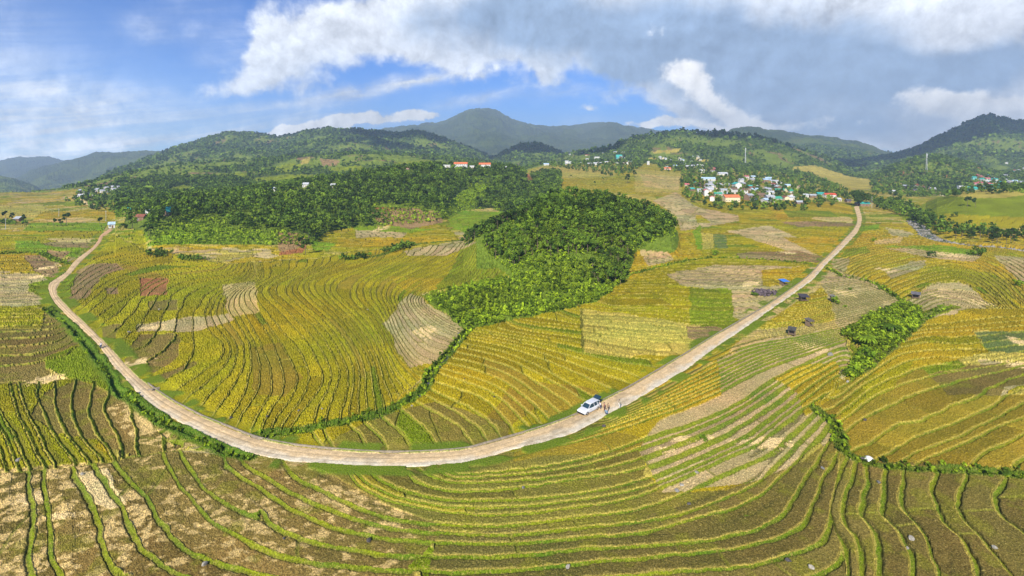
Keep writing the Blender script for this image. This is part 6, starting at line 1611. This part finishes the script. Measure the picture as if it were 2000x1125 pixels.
# banana plants: arching leaf blades
def banana(u, v, n, H, label):
    x, y = wp(u, v)
    t = thing('banana_plant', (x, y, ground_z(x, y)), 0, label, 'banana plant')
    r = np.random.default_rng(int(u))
    st = MB(); lf_ = MB()
    for k in range(4):
        a = r.uniform(0, 6.28); bx_, by_ = math.cos(a)*.9*(k > 0), math.sin(a)*.9*(k > 0)
        st.tube([(bx_, by_, -.2), (bx_*1.1, by_*1.1, H*.45)], [.22, .12], 7)
        for i in range(n//4):
            th = r.uniform(0, 6.28); L = H*r.uniform(.5, .75); w = .34
            prev = None
            for s in range(6):
                f = s/5
                p = (bx_*1.1+math.cos(th)*L*f*.8, by_*1.1+math.sin(th)*L*f*.8, H*.42+L*(.85*f-.95*f*f)+.15)
                ww = w*math.sin(math.pi*min(.97, f*.85+.12))
                c = [(p[0]-math.sin(th)*ww, p[1]+math.cos(th)*ww, p[2]-.10), p, (p[0]+math.sin(th)*ww, p[1]-math.cos(th)*ww, p[2]-.10)]
                if prev: lf_.add(prev+c, [(0,1,4,3),(1,2,5,4)])
                prev = c
    put('stem', st.mesh('banana_stem', mat('banana_stem', (.22,.26,.08))), t)
    put('leaves', lf_.mesh('banana_leaves', M_LEAFB), t)
banana(1737, 655, 40, 4.6, 'clump of bright banana plants on the weedy mound, the upper one')
banana(1697, 680, 44, 5.0, 'clump of bright banana plants on the weedy mound, the lower one')
for (u, v, s, lab) in [(1690,705,1.3,'large bright bush below the lower banana plants'),(1662,735,1.1,'bright green bush at the lower end of the weedy mound'),(1672,725,.9,'bright bush beside the lowest bush of the weedy mound'),(1655,650,.9,'dark edge bush at the left end of the weedy mound'),(1795,625,1.1,'bush at the right end of the weedy mound')]:
    x, y = at(u, v); K_SHRUB.plant(x, y, lab, 'bush', scale=s)
# culvert mouth beside the left road
x, y = wp(300, 762)
t = thing('culvert', (x, y, ground_z(x, y)-.2), radians(35), 'small concrete culvert mouth at the inner edge of the left road', 'culvert')
put('headwall', MB().box(-1.1,1.1,-.12,.12,-.3,.7).mesh('culvert_wall', conc), t); put('pipe', MB().tube([(0,-.5,.15),(0,-.13,.15)], .38, 12).mesh('culvert_pipe', mat('dark_pipe', (.04,.04,.04))), t)

# ---- weeds: along road, streams and on the mound
MOUND = [(1640,655),(1700,615),(1765,592),(1800,605),(1802,630),(1770,660),(1720,690),(1700,715),(1665,745),(1645,740),(1680,700),(1690,680)]
Vf2 = (HOR+FPX*CAM_H/YY).astype(np.float32)
m_m = inpoly(U, Vf2, MOUND)
forest_object('mound_weeds', scatter(m_m, .75, (110, 190), height=2, seed=51, cull=False), 24, 1.2, .65, 0, M_STUFFB, 'tangled tall weeds covering the mound between the terraces on the right', leaf=.34, seed=52, smin=.5, smax=1.3)
def near(line, dist, Yr=(50, 640)):
    wl = [world_pt(*p) for p in spline(line, 4)]
    m = np.zeros((NR, NC), bool)
    L = np.array(wl)
    rows = np.nonzero((Ys > L[:, 1].min()-6) & (Ys < L[:, 1].max()+6))[0]
    sl = slice(rows[0], rows[-1]+1)
    m[sl] = dseg(XX[sl], YY[sl], wl) < dist
    return m & ~REG['road'] & (REG['rd'] > 2.6)
wk = near(STREAM, 1.5)|(near(DITCH_L, 1.3) & (fbm(XX/6, YY/6, 2, 304) > .52))|near(DITCH_R, 1.2)|near(GULLY_R, 1.3)|near([(0,497),(40,495),(75,495),(110,510),(140,515)], 2.0)|near(BIGLINE_B, 1.0)
forest_object('bank_weeds', scatter(wk, 1.0, (50, 330), height=1, seed=53, cull=False), 12, .7, .45, 0, M_STUFFB, 'green weeds crowding the banks of the stream and the ditches', leaf=.38, seed=54, smin=.4, smax=1.3)
hedge = (fbm(XX/14, YY/14, 2, 302) > .5) & near([(680,508),(740,500),(800,480),(900,470),(935,462)], 4)|near([(0,435),(40,440)], 5)|(near([(290,497),(400,510),(520,505),(560,500)], 4) & (fbm(XX/12, YY/12, 2, 303) > .52))
forest_object('hedge_bushes', scatter(hedge, 2.4, (200, 640), height=2, seed=55, cull=False), 22, 2.4, 1.5, 0, M_STUFF, 'low dark bushes along the upper field edges', leaf=.8, seed=56, smin=.5, smax=1.3)
# water lying in the stream and the river
def water(name, line, w, label):
    P = resample([world_pt(*p) for p in spline(line, 5)], 2.0); d = np.gradient(P, axis=0); d /= np.hypot(*d.T)[:, None]
    nx = np.stack([-d[:, 1], d[:, 0]], 1)
    X = np.stack([P[:, 0]-nx[:, 0]*w/2, P[:, 0]+nx[:, 0]*w/2], 1); Y = np.stack([P[:, 1]-nx[:, 1]*w/2, P[:, 1]+nx[:, 1]*w/2], 1)
    Z = Z_BASE(X, Y)*0+Z_BASE(P[:, 0], P[:, 1])[:, None]-(.85 if w > 3 else .62)
    m = mat('river_water', (.10,.10,.075), .12, var=.15, spec=.5)
    o = grid_mesh(name, X, Y, Z, None, m); o['kind'] = 'structure'
water('stream', STREAM, 1.0, '')
water('river', RIVER, 9.0, '')

# ------------------------------------------------------------------ unseen clouds added above the view to shade the far hills
def build_shade_clouds():
    m = bpy.data.materials.new('shade_cloud_white'); m.use_nodes = True
    b = m.node_tree.nodes['Principled BSDF']; b.inputs['Base Color'].default_value = (.85, .86, .88, 1); b.inputs['Roughness'].default_value = 1
    r = np.random.default_rng(9)
    dx, dy = sx/math.tan(radians(SUN_EL)), sy/math.tan(radians(SUN_EL))
    H = 1750.0
    mb = MB()
    for (u, Y, zt, rx, ry) in SHADE_SPOTS:
        X = (u-1000)/1000*Y; k = H-zt
        cx_, cy_ = X+dx*k, Y+dy*k
        for q in range(20):
            a = r.uniform(0, 6.28); f = r.uniform(.0, .85)
            ax, ay = cx_+math.cos(a)*rx*f, cy_+math.sin(a)*ry*f
            s = r.uniform(.30, .5)*min(rx, ry); n1_, n2_ = 7, 12
            vs = []
            for i in range(n1_+1):
                ph = math.pi*i/n1_
                for w in range(n2_):
                    th = 2*math.pi*w/n2_; j = r.uniform(.85, 1.12)
                    vs.append((ax+s*j*math.sin(ph)*math.cos(th)*1.2, ay+s*j*math.sin(ph)*math.sin(th), H+s*.45*math.cos(ph)+r.uniform(0, 40)))
            mb.add(vs, [(i*n2_+w, i*n2_+(w+1) % n2_, (i+1)*n2_+(w+1) % n2_, (i+1)*n2_+w) for i in range(n1_) for w in range(n2_)])
    o = put('clouds', mb.mesh('clouds', m, True))
    tag(o, 'white clouds added above the view to shade the far hills', 'clouds', kind='stuff')
SHADE_SPOTS = [(1420,2000,120,480,230),(1330,2400,130,300,260),(1560,2300,100,300,260),(1900,2700,200,600,380),(1750,2500,80,300,250),(2150,2300,200,400,350),(1040,2500,110,260,240),(860,2800,170,480,260),(560,2900,200,260,150),(1180,1800,90,120,90),(760,2300,110,300,120)]
build_shade_clouds()
# ------------------------------------------------------------------ the air
def build_haze():
    me = bpy.data.meshes.new('haze')
    x0, x1, y0, y1, z0, z1 = -14500, 14500, -400, 9400, -300, 900
    vs = [(x, y, z) for x in (x0, x1) for y in (y0, y1) for z in (z0, z1)]
    fs = [(0,1,3,2),(4,6,7,5),(0,4,5,1),(2,3,7,6),(0,2,6,4),(1,5,7,3)]
    me.from_pydata(vs, [], fs); me.update()
    m = bpy.data.materials.new('air'); m.use_nodes = True
    g = NT(m.node_tree)
    for n in list(g.N): g.N.remove(n)
    o = g.new('ShaderNodeOutputMaterial'); v = g.new('ShaderNodeVolumePrincipled')
    v.inputs['Color'].default_value = (.64, .82, 1.0, 1)
    v.inputs['Density'].default_value = HAZE
    v.inputs['Anisotropy'].default_value = 0.0
    g.L.new(v.outputs[0], o.inputs['Volume'])
    me.materials.append(m)
    h = bpy.data.objects.new('haze', me); COL.objects.link(h)
    h['kind'] = 'stuff'; h['label'] = 'pale blue haze in the air over the valley and hills'; h['category'] = 'haze'
HAZE = 0.00013
build_haze()
